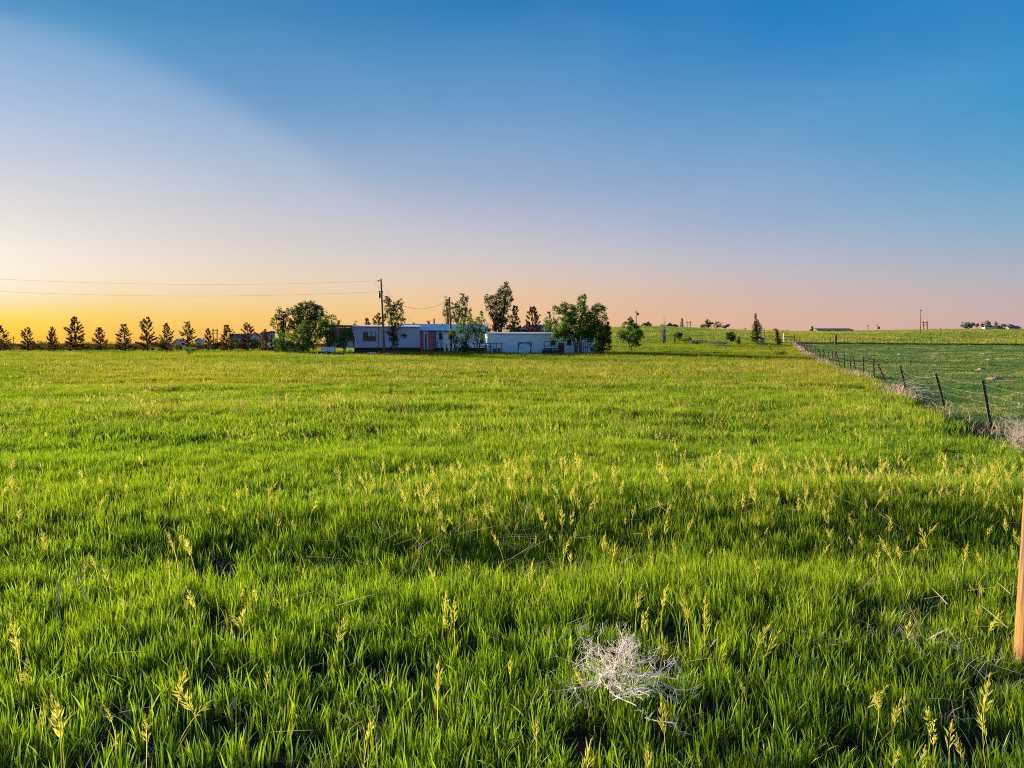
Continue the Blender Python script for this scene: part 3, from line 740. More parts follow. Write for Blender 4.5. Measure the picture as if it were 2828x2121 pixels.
def build_trees():
    P6 = [pine_meshes(6.0, 2.35, 100 + i, (1, .9, .95, .85, 1)[i]) for i in range(5)]
    PG = [pine_meshes(6.0, 1.35, 200 + i, 1.0, NEEDLE_G) for i in range(3)]
    row = [(0, 898, 'cut by the left edge of the view'), (76, 903, 'second from the left in the row'), (145, 905, 'narrow, third from the left in the row'), (208, 876, 'tall and open, fourth from the left'),
           (276, 904, 'short, just right of the tall fourth pine'), (344, 894, 'sixth from the left in the row'), (407, 874, 'the tallest and narrowest of the row'), (461, 894, 'just right of the tallest pine'),
           (518, 888, 'broad topped, behind the small bright green bush'), (575, 907, 'smallest, left of the distant pylon'), (627, 897, 'before the long distant roof'), (684, 890, 'sharp topped, before the far end of the long roof'), (733, 910, 'last and short, before the pink and blue building')]
    for i, (px, tp, lb) in enumerate(row):
        random.seed(300 + i)
        pine('ponderosa pine dark against the sunset, ' + lb, px, tp, 113 + 1.5 * math.sin(i * 2.1), P6[i % 5], 6.0, 'row of pines along the west edge', (1.0, .95, .85, .9, 1.1, 1.0, .85, .9, 1.05, .85, 1.0, .95, .9)[i])
    # pines behind the homes
    for i, (px, tp, D, wide, mesh, lb) in enumerate([
        (1014, 878, 118, .6, P6[0], 'small dark pine tip just above the mobile home roof'),
        (1046, 862, 112, .85, P6[1], 'dark pine behind the utility pole and the mobile home'),
        (1143, 893, 125, .7, P6[2], 'little pine tip above the silver roof, left of two'),
        (1183, 886, 125, .7, P6[3], 'little pine tip above the silver roof beside the stove pipe'),
        (1422, 843, 112, .8, PG[0], 'open pine right of the tallest poplar behind the white trailer'),
        (1470, 847, 112, .8, P6[4], 'lone reddish pine above the middle of the white trailer'),
        (1516, 860, 108, .8, PG[1], 'dark pine left of the big spreading tree'),
        (1679, 888, 104, .75, PG[2], 'slim pine standing right of the big spreading tree')]):
        random.seed(340 + i); pine(lb, px, tp, D, mesh, 6.0, None, wide)
    random.seed(5)
    T_ = tree
    # left group
    T_('broadleaf_tree', 'large dark round tree, the tallest of the clump left of the mobile home', 'tree', [(850,866,36,30),(822,880,26,34),(880,878,24,28),(850,912,50,34),(845,842,16,9),(868,848,12,10),(820,852,8,9)], 846, 104, LEAF_DARK, trunks=3, dens=.9)
    T_('broadleaf_tree', 'narrow dark tree forming the left end of the clump', 'tree', [(775,868,13,17),(792,862,7,11),(772,895,20,22),(790,900,18,22)], 778, 104, LEAF_DARK, trunks=2, dens=.75)
    T_('broadleaf_tree', 'thin sunlit tree top showing over the porch roof', 'tree', [(922,876,9,11),(916,892,13,10),(938,889,6,6),(928,905,12,14)], 920, 108, LEAF_WARM, trunks=1, dens=.5)
    T_('bush', 'mid green bush in front of the large dark tree', 'bush', [(838,925,34,28),(848,900,16,14),(830,950,40,20)], 836, 97, LEAF_MID, trunks=3, dens=.8)
    T_('bush', 'grey green bush at the left foot of the tree clump', 'bush', [(782,935,24,22),(770,955,22,15),(800,955,25,15)], 784, 96, LEAF_MID, trunks=3, dens=.8)
    T_('bush', 'dusty brown thicket low in front of the tree clump', 'bush', [(800,962,34,10),(840,963,30,9),(770,966,14,7)], 815, 94.5, LEAF_DARK, leaf=.12, trunks=3, dens=.6, bark=BARK_PALE)
    T_('willow_tree', 'green willow leaning over the left end of the porch', 'tree', [(892,890,14,20),(905,905,16,26),(890,930,22,26),(915,940,14,22)], 909, 96, LEAF_MID, trunks=2, dens=.8)
    T_('bush', 'green bush growing in front of the porch windows', 'bush', [(957,916,18,12),(950,932,20,16),(945,948,14,10)], 950, 94.5, LEAF_MID, trunks=2, dens=.75)
    T_('poplar_tree', 'slender tree just right of the tall utility pole', 'tree', [(1070,833,9,14),(1080,850,15,20),(1103,838,8,13),(1098,862,15,22),(1072,872,14,18),(1092,890,18,20),(1090,918,20,20),(1088,942,13,16),(1112,885,8,9),(1117,928,7,5)], 1090, 91, LEAF_DARK, trunks=1, dens=.72, tr=.07)
    T_('poplar_tree', 'sparse poplar behind the second utility pole', 'tree', [(1236,832,8,14),(1232,858,9,22),(1240,880,12,16)], 1240, 112, LEAF_WARM, dens=.6)
    T_('poplar_tree', 'two topped poplar right of the second utility pole', 'tree', [(1276,822,6,10),(1288,824,5,10),(1256,845,9,12),(1272,848,16,18),(1292,856,9,10),(1265,872,16,16),(1288,876,14,14)], 1272, 112, LEAF_DARK, dens=.8, trunks=2)
    T_('broadleaf_tree', 'leafy green tree in front of the white gabled house', 'tree', [(1290,888,20,14),(1270,905,16,14),(1318,898,22,18),(1330,880,8,8),(1330,865,4,6),(1300,915,28,14),(1325,925,20,16),(1332,940,12,10)], 1316, 96, LEAF_MID, trunks=2, dens=.72, tr=.05)
    T_('bush', 'upright bush leaning on the foot of the second pole', 'bush', [(1250,918,12,10),(1254,935,14,13),(1268,945,14,12)], 1256, 97, LEAF_MID, dens=.7)
    T_('bush', 'dark conical bush before the white gabled house', 'bush', [(1284,945,14,14),(1286,962,14,12)], 1286, 93.5, LEAF_DARK, dens=.9)
    T_('poplar_tree', 'tallest poplar, rising behind the left end of the white trailer', 'tree', [(1396,786,7,8),(1398,802,14,12),(1382,806,12,12),(1345,826,9,10),(1350,846,10,10),(1372,830,20,16),(1404,828,12,20),(1385,850,24,18),(1368,868,16,18),(1388,880,20,18),(1374,902,18,14)], 1380, 106, LEAF_DARK, trunks=2, dens=1.0)
    T_('bush', 'dark bush tops behind the left corner of the white trailer', 'bush', [(1350,905,12,11),(1404,900,10,10),(1415,908,14,10),(1440,912,14,7)], 1385, 104, LEAF_DARK, dens=.7, trunks=3)
    T_('bush', 'mid green bush behind the right half of the white trailer', 'bush', [(1512,895,16,16),(1528,905,16,16),(1535,885,8,8)], 1522, 103, LEAF_MID, dens=.8, trunks=2)
    T_('spreading_tree', 'big spreading green tree standing in front of the white trailer', 'tree', [(1550,858,24,16),(1558,842,9,8),(1575,862,18,18),(1607,830,12,12),(1613,820,6,6),(1600,850,24,16),(1650,852,20,12),(1662,850,8,8),(1595,875,44,18),(1645,872,30,20),(1562,892,30,16),(1610,900,56,22),(1650,912,30,20),(1545,915,18,12),(1640,940,24,16),(1580,925,24,10),(1655,960,16,16), (1668,935,18,18), (1630,905,40,30), (1537,925,14,12), (1662,945,18,20), (1674,912,12,16), (1545,928,18,14), (1566,916,22,14), (1612,928,26,14), (1652,962,20,12)], 1592, 91, LEAF_MID, trunks=4, dens=1.0, tr=.055)
    T_('small_tree', 'small rounded tree alone on the meadow right of the trailer', 'tree', [(1742,888,8,12),(1735,900,16,12),(1755,903,12,8),(1738,922,32,12),(1715,925,14,10),(1765,925,14,12),(1742,938,26,10),(1756,950,12,8)], 1742, 106, LEAF_MID, trunks=2, dens=1.25, tr=.06)
    T_('small_tree', 'tiny bright green bush alone before the row of pines', 'bush', [(524,964,17,6),(522,972,10,5),(510,961,6,4),(536,966,8,4)], 522, 78, LEAF_BRIGHT, leaf=.09, trunks=1, dens=.9, clump=.22)
    # dark shrubs between and behind the pines
    for px, cy, rx, ry, D, lm, lb in ((592, 950, 18, 13, 111, LEAF_DARK, 'round dark shrub right of the smallest pine'), (702, 948, 17, 12, 111, LEAF_DARK, 'round black green shrub right of the sharp topped pine'), (450, 952, 20, 16, 111, LEAF_WARM, 'brownish shrub right of the tallest pine'),
         (492, 957, 14, 9, 118, LEAF_WARM, 'low brown shrub left of the tiny bright bush'), (545, 955, 16, 10, 118, LEAF_DARK, 'low shrub before the small white roofs'), (640, 955, 18, 9, 119, LEAF_MID, 'mixed green shrub before the long distant house'), (668, 955, 16, 9, 119, LEAF_WARM, 'tawny shrub left of the sharp topped pine'), (740, 952, 16, 12, 118, LEAF_WARM, 'tawny shrub before the pink and blue building'), (612, 955, 14, 9, 116, LEAF_WARM, 'tawny shrub between the round dark one and the next pine'), (722, 955, 16, 11, 115, LEAF_MID, 'green shrub right of the black green round one'), (655, 948, 14, 9, 121, LEAF_DARK, 'dark shrub hiding the middle of the long distant house')):
        T_('shrub', lb, 'shrub', [(px, cy, rx, ry), (px + rx * .5, cy + ry * .3, rx * .7, ry * .7)], px, D, lm, dens=1.0, trunks=2, leaf=.14)
    for px, rx in ((5, 30), (92, 34), (148, 30), (212, 32), (277, 34), (345, 28), (395, 20)):
        T_('shrub', 'dark thicket of shelter belt bushes %s' % {5: 'at the far left edge', 92: 'around the second pine', 148: 'around the third pine', 212: 'around the tall fourth pine', 277: 'around the fifth pine', 345: 'around the sixth pine', 395: 'left of the tallest pine'}[px], 'shrub',
           [(px - rx * .4, 955, rx * .6, 10), (px + rx * .4, 954, rx * .7, 11), (px, 962, rx * 1.1, 8)], px, 126, LEAF_WARM, dens=.9, trunks=3, leaf=.18)
    # right part
    T_('juniper', 'tall narrow juniper column by the fence corner', 'juniper', [(2086,873,3,8),(2090,892,7,12),(2084,905,7,10),(2088,925,12,18),(2100,905,4,9),(2092,938,14,8)], 2090, 138, LEAF_DARK, dens=1.3, leaf=.18, clump=.3)
    T_('juniper', 'shorter green juniper beside the white gate post', 'juniper', [(2146,918,4,8),(2148,932,7,12),(2152,944,8,8)], 2149, 135, LEAF_MID, dens=1.2, leaf=.16, clump=.3)
    T_('juniper', 'round dark juniper on the slope, with a small green one beside it', 'juniper', [(2018,928,12,11),(2018,936,13,6)], 2018, 140, LEAF_DARK, dens=1.6, clump=.3)
    T_('juniper', 'small upright green juniper right of the round dark one', 'juniper', [(2039,938,6,9),(2040,944,6,5)], 2040, 128, LEAF_MID, dens=1.2, clump=.25)
    T_('juniper', 'small dark rounded juniper right of the bare poplar', 'juniper', [(1875,928,8,9),(1876,922,7,5)], 1876, 142, LEAF_DARK, dens=1.6, clump=.3)
    T_('bush', 'low dark bush below the small juniper on the slope', 'bush', [(1893,939,12,5),(1905,935,6,4)], 1893, 130, LEAF_DARK, dens=1.1, leaf=.14, clump=.25, trunks=2)
    T_('sagebrush', 'grey sagebrush patch in the middle of the slope', 'sagebrush', [(1930,943,24,4),(1915,944,12,5)], 1925, 128, LEAF_GREY, dens=1.2, leaf=.12, clump=.22, trunks=3, bark=BARK_PALE)
    T_('sagebrush', 'pale sagebrush patch near the round dark juniper', 'sagebrush', [(1975,946,20,4),(2000,947,16,4)], 1985, 124, LEAF_GREY, dens=1.0, leaf=.12, clump=.22, trunks=3, bark=BARK_PALE)
    T_('sagebrush', 'grey sagebrush at the foot of the tall juniper', 'sagebrush', [(2098,945,12,6),(2110,950,10,4)], 2103, 126, LEAF_GREY, dens=1.0, leaf=.12, clump=.22, trunks=3, bark=BARK_PALE)
    T_('bush', 'low dark green bush in the grass near the fence line', 'bush', [(2150,976,14,5),(2165,974,8,4)], 2153, 84, LEAF_MID, dens=1.2, leaf=.1, clump=.2, trunks=2)
    # trees on the skyline
    sky_t = [('rounded low tree on the skyline right of the lamp pole', 1786, [(1779,898,8,5),(1790,897,10,6)]),
             ('low tree left of the small skyline house', 1829, [(1829,901,9,5)]), ('low bushy tree right of the small skyline house', 1864, [(1862,900,8,5),(1868,903,6,3)]),
             ('leftmost low tree of the ragged skyline group', 1943, [(1943,901,8,5)]), ('tallest tree of the ragged skyline group', 1957, [(1954,889,6,6),(1957,898,8,6),(1966,893,5,3)]),
             ('dark rounded tree right of the tallest in the ragged skyline group', 1981, [(1981,898,9,8)]), ('thin low tree at the right end of the ragged skyline group', 2003, [(2003,902,9,4),(2010,898,5,3)]),
             ('little dark tree on the skyline right of the tall juniper', 2140, [(2140,911,5,4)]), ('tiny flat bush on the skyline above the fence corner', 2175, [(2175,915,5,2.5)]),
             ('scruffy shrub on the skyline left of the long low building', 2242, [(2243,908,3,6),(2238,914,5,3)]),
             ('wide grey green tree at the left of the far right grove', 2672, [(2665,897,9,7),(2678,897,9,8),(2672,903,10,5)]), ('small thin tree second in the far right grove', 2699, [(2698,898,5,6)]),
             ('small round tree third in the far right grove', 2712, [(2713,898,4,6)]), ('tall tree in the middle of the far right grove', 2729, [(2727,893,7,6),(2730,900,8,5)]),
             ('slim tree right of the tall one in the far right grove', 2752, [(2751,895,4,6),(2753,902,6,3)]), ('low tree before the blue roofs of the far right grove', 2771, [(2771,899,9,4)]), ('small tree over the lilac roof at the far right', 2793, [(2793,898,6,3)])]
    for lb, px, lobes in sky_t:
        T_('distant_tree', lb, 'tree', lobes, px, 292, LEAF_GREY if px > 2600 else LEAF_DARK, leaf=.45, dens=1.0, clump=.8, trunks=1, tr=.12)
    random.seed(77); pine('dark spruce standing alone on the skyline', 1883, 879, 292, PG[0], 6.0, None, 1.1, 'spruce_tree', 'spruce')
    # bare poplar
    root = thing('bare_poplar', 'bare pale poplar with upright twigs on the slope', 'tree', G(1832, 140)); mb = MB(); s = 140 / F
    for k in range(16):
        a = random.uniform(-1, 1); L = random.uniform(.5, 1.0) * 82 * s
        x0 = random.gauss(0, .12); mb.tube([(x0, random.gauss(0, .1), -.1), (x0 + a * .35, random.gauss(0, .2), L * .45), (x0 + a * .3 + random.gauss(0, .1), random.gauss(0, .2), L * .8), (x0 + .3 * a + .25, 0, L)], [.06, .045, .025, .008], 4)
    for k in range(70):
        z = random.uniform(.2, 2.8); a = random.uniform(0, 6.28); mb.tube([(math.cos(a) * .2, math.sin(a) * .2, z), (math.cos(a) * .75 * (1 - z * .15), math.sin(a) * .5, z + random.uniform(.4, 1.0))], [.03, .008], 3)
    mb.obj('trunk', mat('dead wood', (.24, .20, .20), .9, .3, 8, .2), root)

# ------------------------------------------------------------------ buildings
SIDE_G = mat('grey blue siding', (.37, .44, .60), .55, .14, 3, 0)
SIDE_W = mat('white siding', (.68, .78, .88), .5, .14, 2, 0)
SIDE_B = mat('light blue siding', (.34, .56, .74), .5, .14, 2, 0)
PINK = mat('faded pink board', (.46, .11, .16), .85, .35, 5, .2)
ROOFW = mat('silver roof', (.82, .78, .76), .7, .12, 2, .05)
RUST = mat('rusty red trim', (.26, .10, .07), .8, .3, 6, .2)
DARKW = mat('dark weathered wood', (.045, .035, .035), .9, .4, 12, .3)
WOOD = mat('weathered wood', (.20, .15, .11), .9, .3, 12, .3, stretch=(1, 1, .12))
WHITE = mat('white paint', (.78, .78, .80), .5, .1, 6, .05)
BLACK = mat('black trim', (.02, .02, .025), .6, .2, 6, .05)
GLASS = mat('window glass', (.015, .022, .035), .12, .1, 4, 0, spec=.35)
CURT = mat('curtain', (.35, .45, .48), .8, .2, 14, .1, stretch=(6, 1, .3))
STEEL = mat('rusty steel', (.05, .035, .03), .75, .5, 20, .2)
GALV = mat('galvanised steel', (.45, .46, .47), .4, .2, 12, .05, metal=.6)
SKIRT = mat('dark skirting', (.05, .045, .045), .9, .3, 5, .1)

def frame_rot(px0, D0, px1, D1):
    a = G(px0, D0); b = G(px1, D1); d = Vector((b.x - a.x, b.y - a.y)); return a, math.atan2(d.y, d.x), d.length
def lap(mb, x0, x1, z0, z1, y=0.0, step=.2, proud=.01):
    """lap siding on the plane y (facing -y)"""
    z = z0
    while z < z1 - 1e-3:
        e = min(z + step, z1)
        mb.add([(x0, y - proud, z), (x1, y - proud, z), (x1, y - .004, e), (x0, y - .004, e), (x0, y, z), (x1, y, z)], [(0, 1, 2, 3), (4, 5, 1, 0)])
        z = e
def window(parent, x0, x1, z0, z1, y, cols=1, rows=1, upper=None, trim=None):
    f = MB(); t = .05
    f.box((x0 - t, y - .06, z0 - t), (x1 + t, y - .022, z0)); f.box((x0 - t, y - .06, z1), (x1 + t, y - .022, z1 + t))
    f.box((x0 - t, y - .06, z0), (x0, y - .022, z1)); f.box((x1, y - .06, z0), (x1 + t, y - .022, z1))
    w_ = (x1 - x0) / cols; h_ = (z1 - z0) / rows
    for c in range(1, cols): f.box((x0 + c * w_ - .03, y - .058, z0), (x0 + c * w_ + .03, y - .024, z1))
    for r in range(1, rows): f.box((x0, y - .052, z0 + r * h_ - .02), (x1, y - .026, z0 + r * h_ + .02))
    fo = f.obj('window', trim or BLACK, parent)
    for c in range(cols):
        for r in range(rows):
            q = MB(); q.box((x0 + c * w_ + .03, y - .036, z0 + r * h_ + .02), (x0 + (c + 1) * w_ - .03, y - .030, z0 + (r + 1) * h_ - .02))
            q.obj('pane', (upper if (r == rows - 1 and upper and c != 0) else GLASS), fo)
def build_buildings():
    # --- mobile home with the porch end
    a, rz, L = frame_rot(980, 98, 1110, 99.5)
    h = thing('mobile_home', 'grey blue mobile home with a red trimmed porch end and a triple window', 'mobile home', a, rz)
    z0 = P(980, 960, 98).z - a.z; z1 = P(980, 902, 98).z - a.z; dep = 4.2
    m = MB(); m.box((0.35, .06, z0), (L + 2.6, dep, z1)); m.obj('wall', SIDE_G, h)
    m = MB(); lap(m, .35, L, z0, z1, .058, .19); m.add([(.35, .03, z0), (-.25, .03, z1), (.35, .03, z1)], [(0, 2, 1)])
    o = m.obj('siding', SIDE_G, h); o['kind'] = 'stuff'
    m = MB(); m.add([(.35, .0, z0), (-.28, .0, z1), (-.28, .06, z1), (.35, .06, z0), (.25, -.02, z0), (-.38, -.02, z1), (-.38, .06, z1), (.25, .06, z0)], [(0, 1, 5, 4), (4, 5, 6, 7), (0, 3, 2, 1), (1, 2, 6, 5), (0, 4, 7, 3), (3, 7, 6, 2)])
    m.obj('corner_trim', WHITE, h)
    # roof: shallow bow, with the overhang reaching over the porch
    m = MB(); n = 10
    x_l = P(919, 905, 101).x; x_l = -(a.x - x_l)
    for i in range(n):
        t0, t1 = i / n, (i + 1) / n; f = lambda t: z1 + .06 + .22 * math.sin(math.pi * t)
        m.add([(x_l, -.2 + (dep + .4) * t0, f(t0)), (L + 2.7, -.2 + (dep + .4) * t0, f(t0)), (L + 2.7, -.2 + (dep + .4) * t1, f(t1)), (x_l, -.2 + (dep + .4) * t1, f(t1))], [(0, 1, 2, 3)])
    m.box((-.3, -.24, z1 - .02), (L + 2.7, -.2, z1 + .07))
    m.obj('roof', ROOFW, h)
    m = MB()
    m.add([(x_l, -.26, z1 - .10), (-.3, -.26, z1 - .10), (-.3, -.26, z1 + .12), (x_l + .6, -.26, z1 + .24), (x_l, -.26, z1 + .12), (x_l, -.20, z1 - .10), (-.3, -.20, z1 - .10), (-.3, -.20, z1 + .12), (x_l + .6, -.20, z1 + .24), (x_l, -.20, z1 + .12)],
          [(0, 1, 2, 3, 4), (9, 8, 7, 6, 5), (0, 5, 6, 1), (4, 3, 8, 9), (3, 2, 7, 8)])
    m.box((x_l - .04, -.2, z1 - .12), (x_l, dep, z1 + .1)); m.obj('fascia', RUST, h)
    m = MB(); m.box((x_l + .1, .05, z0 - .02), (.3, dep, z0 + .12)); m.box((x_l + .2, .06, z0 + .12), (.3, .12, z0 + .75)); m.obj('porch_floor', SIDE_G, h)
    m = MB(); m.box((x_l + .25, 1.2, z0 + .1), (.3, 1.3, z1 - .1)); m.obj('porch_wall', mat('teal shade', (.16, .30, .32), .7, .2, 3, .05), h)
    for k in range(3):
        x0 = x_l + .3 + k * (abs(x_l) / 3.05); window(h, x0 + .08, x0 + abs(x_l) / 3.3, z0 + .9, z1 - .35, .16, 1, 1, trim=GALV)
    for xx in (x_l + .15, x_l * .5, -.2):
        m = MB(); m.box((xx - .04, .02, z0), (xx + .04, .10, z1 - .1)); m.obj('porch_post', DARKW, h)
    k = L / (1110 - 980); window(h, (1004 - 980) * k, (1037 - 980) * k, P(980, 941, 98).z - a.z, P(980, 917, 98).z - a.z, .058, 3, 2, CURT)
    m = MB(); m.box((-.1, .5, -.4), (L + 2.4, dep - .3, z0 - .02)); m.obj('skirting', SKIRT, h)
    m = MB(); m.tube([((1045 - 980) * k, .0, z0), ((1045 - 980) * k, .0, z1)], .035, 6); m.obj('downpipe', mat('dark teal pipe', (.05, .12, .16), .5), h)
    CLEAR.append((a.x - 3.5, a.x + L + 2, 98.2, 104))
    # --- long addition with the silver roof
    a, rz, L = frame_rot(1106, 101, 1345, 104)
    h = thing('house', 'long low house with a silver roof, pink doorway bay and white gable end', 'house', a, rz)
    k = L / (1345 - 1106); X_ = lambda px: (px - 1106) * k
    z0 = P(1106, 959, 101).z - a.z; z1 = P(1106, 912, 101).z - a.z; dep = 6.0; zr = z1 + .95
    m = MB(); m.box((0, .06, z0 - .1), (L - .02, dep, z1)); m.add([(L - .03, .05, z1), (L - .03, dep, z1), (L - .03, dep / 2, zr), (0, .05, z1), (0, dep, z1), (0, dep / 2, zr)], [(0, 1, 2), (3, 5, 4)]); m.obj('wall', SIDE_W, h)
    for nme, x0, x1, mt in (('siding', 0, X_(1152), SIDE_G), ('siding', X_(1201), X_(1224), SIDE_B), ('siding', X_(1224), L, SIDE_W)):
        m = MB(); lap(m, x0, x1, z0, z1, .058, .19); o = m.obj(nme, mt, h); o['kind'] = 'stuff'
    # pink bay: upright boards
    pb = MB(); pb.box((0, -.1, z0 - .3), (.195, .05, z1 - .03)); pme = pb.mesh('board', PINK)
    x = X_(1152); i = 0
    while x < X_(1200):
        if not (X_(1170) - .1 < x + .1 < X_(1178) + .15):
            o = link('board', pme, h); o.location = (x, random.uniform(-.012, .012), 0)
        x += .2
    m = MB(); m.box((X_(1169), -.16, z0 - .3), (X_(1171), -.02, z1 - .45)); m.box((X_(1177), -.16, z0 - .3), (X_(1179), -.02, z1 - .45)); m.box((X_(1169), -.165, z1 - .45), (X_(1179), -.02, z1 - .33)); m.obj('door_frame', WHITE, h)
    m = MB(); m.box((X_(1171), -.06, z0 - .28), (X_(1177), -.02, z1 - .46)); d = m.obj('door', mat('olive door', (.10, .10, .06), .6), h)
    m = MB(); m.tube([(X_(1176.3), -.11, z0 + .8), (X_(1176.3), -.06, z0 + .8)], .03, 6); m.obj('handle', GALV, d)
    for q0, q1 in ((1150, 1152), (1199, 1201.5)):
        m = MB(); m.box((X_(q0), -.12, z0 - .35), (X_(q1), .03, z1)); m.obj('corner_trim', BLACK, h)
    for xx in (1184, 1190):
        m = MB(); m.box((X_(xx), -.14, z0 + .9), (X_(xx + 9), -.11, z0 + .96)); m.obj('rail', SIDE_G, h)
    window(h, X_(1137), X_(1145), P(1140, 936, 101).z - a.z, P(1140, 920, 101).z - a.z, .058, 1, 1)
    window(h, X_(1212), X_(1219), P(1214, 937, 102).z - a.z, P(1214, 921, 102).z - a.z, .058, 1, 1)
    window(h, X_(1286), X_(1296), P(1290, 936, 103).z - a.z, P(1290, 922, 103).z - a.z, .058, 1, 2)
    m = MB()
    m.add([(-.2, -.35, z1 - .06), (L + .25, -.35, z1 - .06), (L + .25, dep / 2, zr + .06), (-.2, dep / 2, zr + .06), (L + .25, dep + .35, z1 - .06), (-.2, dep + .35, z1 - .06)], [(0, 1, 2, 3), (3, 2, 4, 5)]); rf = m.obj('roof', ROOFW, h)
    m = MB(); m.box((-.2, -.40, z1 - .14), (L + .25, -.352, z1 - .02)); m.add([(L + .26, -.4, z1 - .12), (L + .26, dep / 2, zr + .10), (L + .26, dep + .35, z1 - .12), (L + .26, dep + .35, z1 - .28), (L + .26, dep / 2, zr - .06), (L + .26, -.4, z1 - .28)], [(0, 1, 4, 5), (1, 2, 3, 4)]); m.obj('fascia', BLACK, h)
    m = MB(); m.tube([(X_(1204), dep / 2, zr - .1), (X_(1204), dep / 2, zr + .78)], .13, 8); m.tube([(X_(1204), dep / 2, zr + .78), (X_(1204), dep / 2, zr + .86)], .17, 8); m.obj('chimney', mat('rusty flue', (.20, .07, .05), .7), h)
    for px, yy in ((1131, 1.3), (1225, 2.4), (1183, .6)):
        m = MB(); zz = z1 + (zr - z1) * yy / 3; m.tube([(X_(px), yy, zz - .05), (X_(px), yy, zz + (.34 if px != 1183 else .1))], .12 if px != 1183 else .06, 8); m.obj('vent', BLACK, h)
    m = MB(); m.box((.1, .4, -.5), (L - .2, dep - .3, z0 - .1)); m.obj('skirting', SKIRT, h)
    CLEAR.append((a.x - .5, a.x + L + .5, 101, 109))
    # steps
    st = thing('steps', 'short flight of pale wooden steps below the pink doorway', 'steps', G(1180, 99.6), rz)
    for i in range(4):
        m = MB(); m.box((-.75 - i * .12, -.25 - .28 * i, .62 - .17 * i), (.75 - .12 * i, -.25 - .28 * i + .26, .66 - .17 * i)); m.obj('tread', mat('pale step', (.32, .34, .38), .8), st)
    for sx in (-1.1, .55):
        m = MB(); m.box((sx, -1.2, -.2), (sx + .08, .05, .1 + .0)); m.add([(sx, -1.25, 0), (sx + .08, -1.25, 0), (sx + .08, .05, .60), (sx, .05, .60), (sx, .05, 0), (sx + .08, .05, 0)], [(0, 1, 2, 3), (0, 3, 4), (1, 5, 2)]); m.obj('stringer', DARKW, st)
    # --- white trailer
    a, rz, L = frame_rot(1347, 95, 1640, 97)
    h = thing('trailer', 'long white and light blue single wide trailer with a white roof edge', 'trailer', a, rz)
    k = L / (1640 - 1347); X_ = lambda px: (px - 1347) * k
    z1 = P(1347, 922, 95).z - a.z; z1r = z1 - .1; dep = 3.6; zb = -.2; zm = z1 * .48
    m = MB(); m.box((0, .05, zb), (L, dep, z1)); m.obj('wall', SIDE_W, h)
    m = MB(); lap(m, .06, L - .06, zm, z1, .048, .16); o = m.obj('siding', mat('upper siding', (.64, .84, .96), .5, .14, 2, 0), h); o['kind'] = 'stuff'
    m = MB(); lap(m, .06, L - .06, zb, zm, .046, .16); o = m.obj('siding', mat('lower siding', (.46, .77, .96), .5, .18, 1.4, 0), h); o['kind'] = 'stuff'
    m = MB(); n = 8
    for i in range(n):
        t0, t1 = i / n, (i + 1) / n; f = lambda t: z1 + .05 + .22 * math.sin(math.pi * t)
        m.add([(-.1, -.1 + (dep + .2) * t0, f(t0)), (L + .1, -.1 + (dep + .2) * t0, f(t0)), (L + .1, -.1 + (dep + .2) * t1, f(t1)), (-.1, -.1 + (dep + .2) * t1, f(t1))], [(0, 1, 2, 3)])
    m.box((-.1, -.13, z1 - .05), (L + .1, -.09, z1 + .08)); m.obj('roof', mat('white roof', (.82, .80, .80), .4, .1, 3, .03), h)
    for q0, q1 in ((-.03, .12), (L - .1, L + .03)):
        m = MB(); m.box((q0, -.02, zb), (q1, .04, z1 - .05)); m.obj('corner_trim', WHITE, h)
    m = MB(); m.box((X_(1600), -.03, .05), (X_(1606), .03, 2.1)); d = m.obj('door', mat('maroon door', (.16, .04, .06), .6), h)
    m = MB(); m.tube([(X_(1605), -.08, 1.0), (X_(1605), -.03, 1.0)], .03, 6); m.obj('handle', GALV, d)
    window(h, X_(1520), X_(1532), z1 * .45, z1 * .78, .04, 2, 1)
    window(h, X_(1566), X_(1576), z1 * .45, z1 * .72, .04, 1, 1)
    m = MB(); m.tube([(X_(1600), .02, z1 - .6), (X_(1600), -.2, z1 - .6)], .04, 5); m.obj('lamp', WHITE, h)
    CLEAR.append((a.x - .3, a.x + L + .3, 95.1, 100))
    # basketball hoop
    b = G(1364, 93.4); hp = thing('basketball_hoop', 'white basketball backboard on a post before the white trailer', 'basketball hoop', b)
    m = MB(); m.tube([(0, .1, -.1), (0, .1, 2.0)], .05, 6); m.obj('pole', DARKW, hp)
    m = MB(); zb_ = P(1364, 944, 93.4).z - b.z; zt = P(1364, 925, 93.4).z - b.z
    m.box((-.32, 0, zb_ + .12), (.32, .05, zt - .08)); m.box((-.24, 0.002, zb_), (.24, .048, zb_ + .12)); m.box((-.26, .002, zt - .08), (.26, .048, zt)); m.obj('backboard', WHITE, hp)
    m = MB(); pts = [(.17 * math.cos(t), -.2 + .17 * math.sin(t), zb_ + .15) for t in np.linspace(0, 6.28, 14)]; m.tube(pts, .012, 4); m.box((-.04, -.03, zb_ + .12), (.04, 0, zb_ + .2)); m.obj('rim', mat('faded red', (.4, .12, .1), .6), hp)
    # wooden deck with railing
    b = G(1355, 92.2); dk = thing('deck', 'dark wooden deck with railing at the left end of the white trailer', 'deck', b)
    s = 92.2 / F; hw = 32 * s
    m = MB(); m.box((-hw, 0, .28), (hw, 1.6, .36)); m.obj('floor', DARKW, dk)
    for i in range(5):
        xx = -hw + .06 + i * (2 * hw - .12) / 4; m = MB(); m.box((xx - .055, -.05, -.2), (xx + .055, .05, 1.48 if i % 2 == 0 else 1.42)); m.obj('post', DARKW, dk)
    for z in (.55, .95):
        m = MB(); m.box((-hw, -.09, z), (hw * (.2 if z > .9 else 1), -.052, z + .08)); m.obj('rail', DARKW, dk)
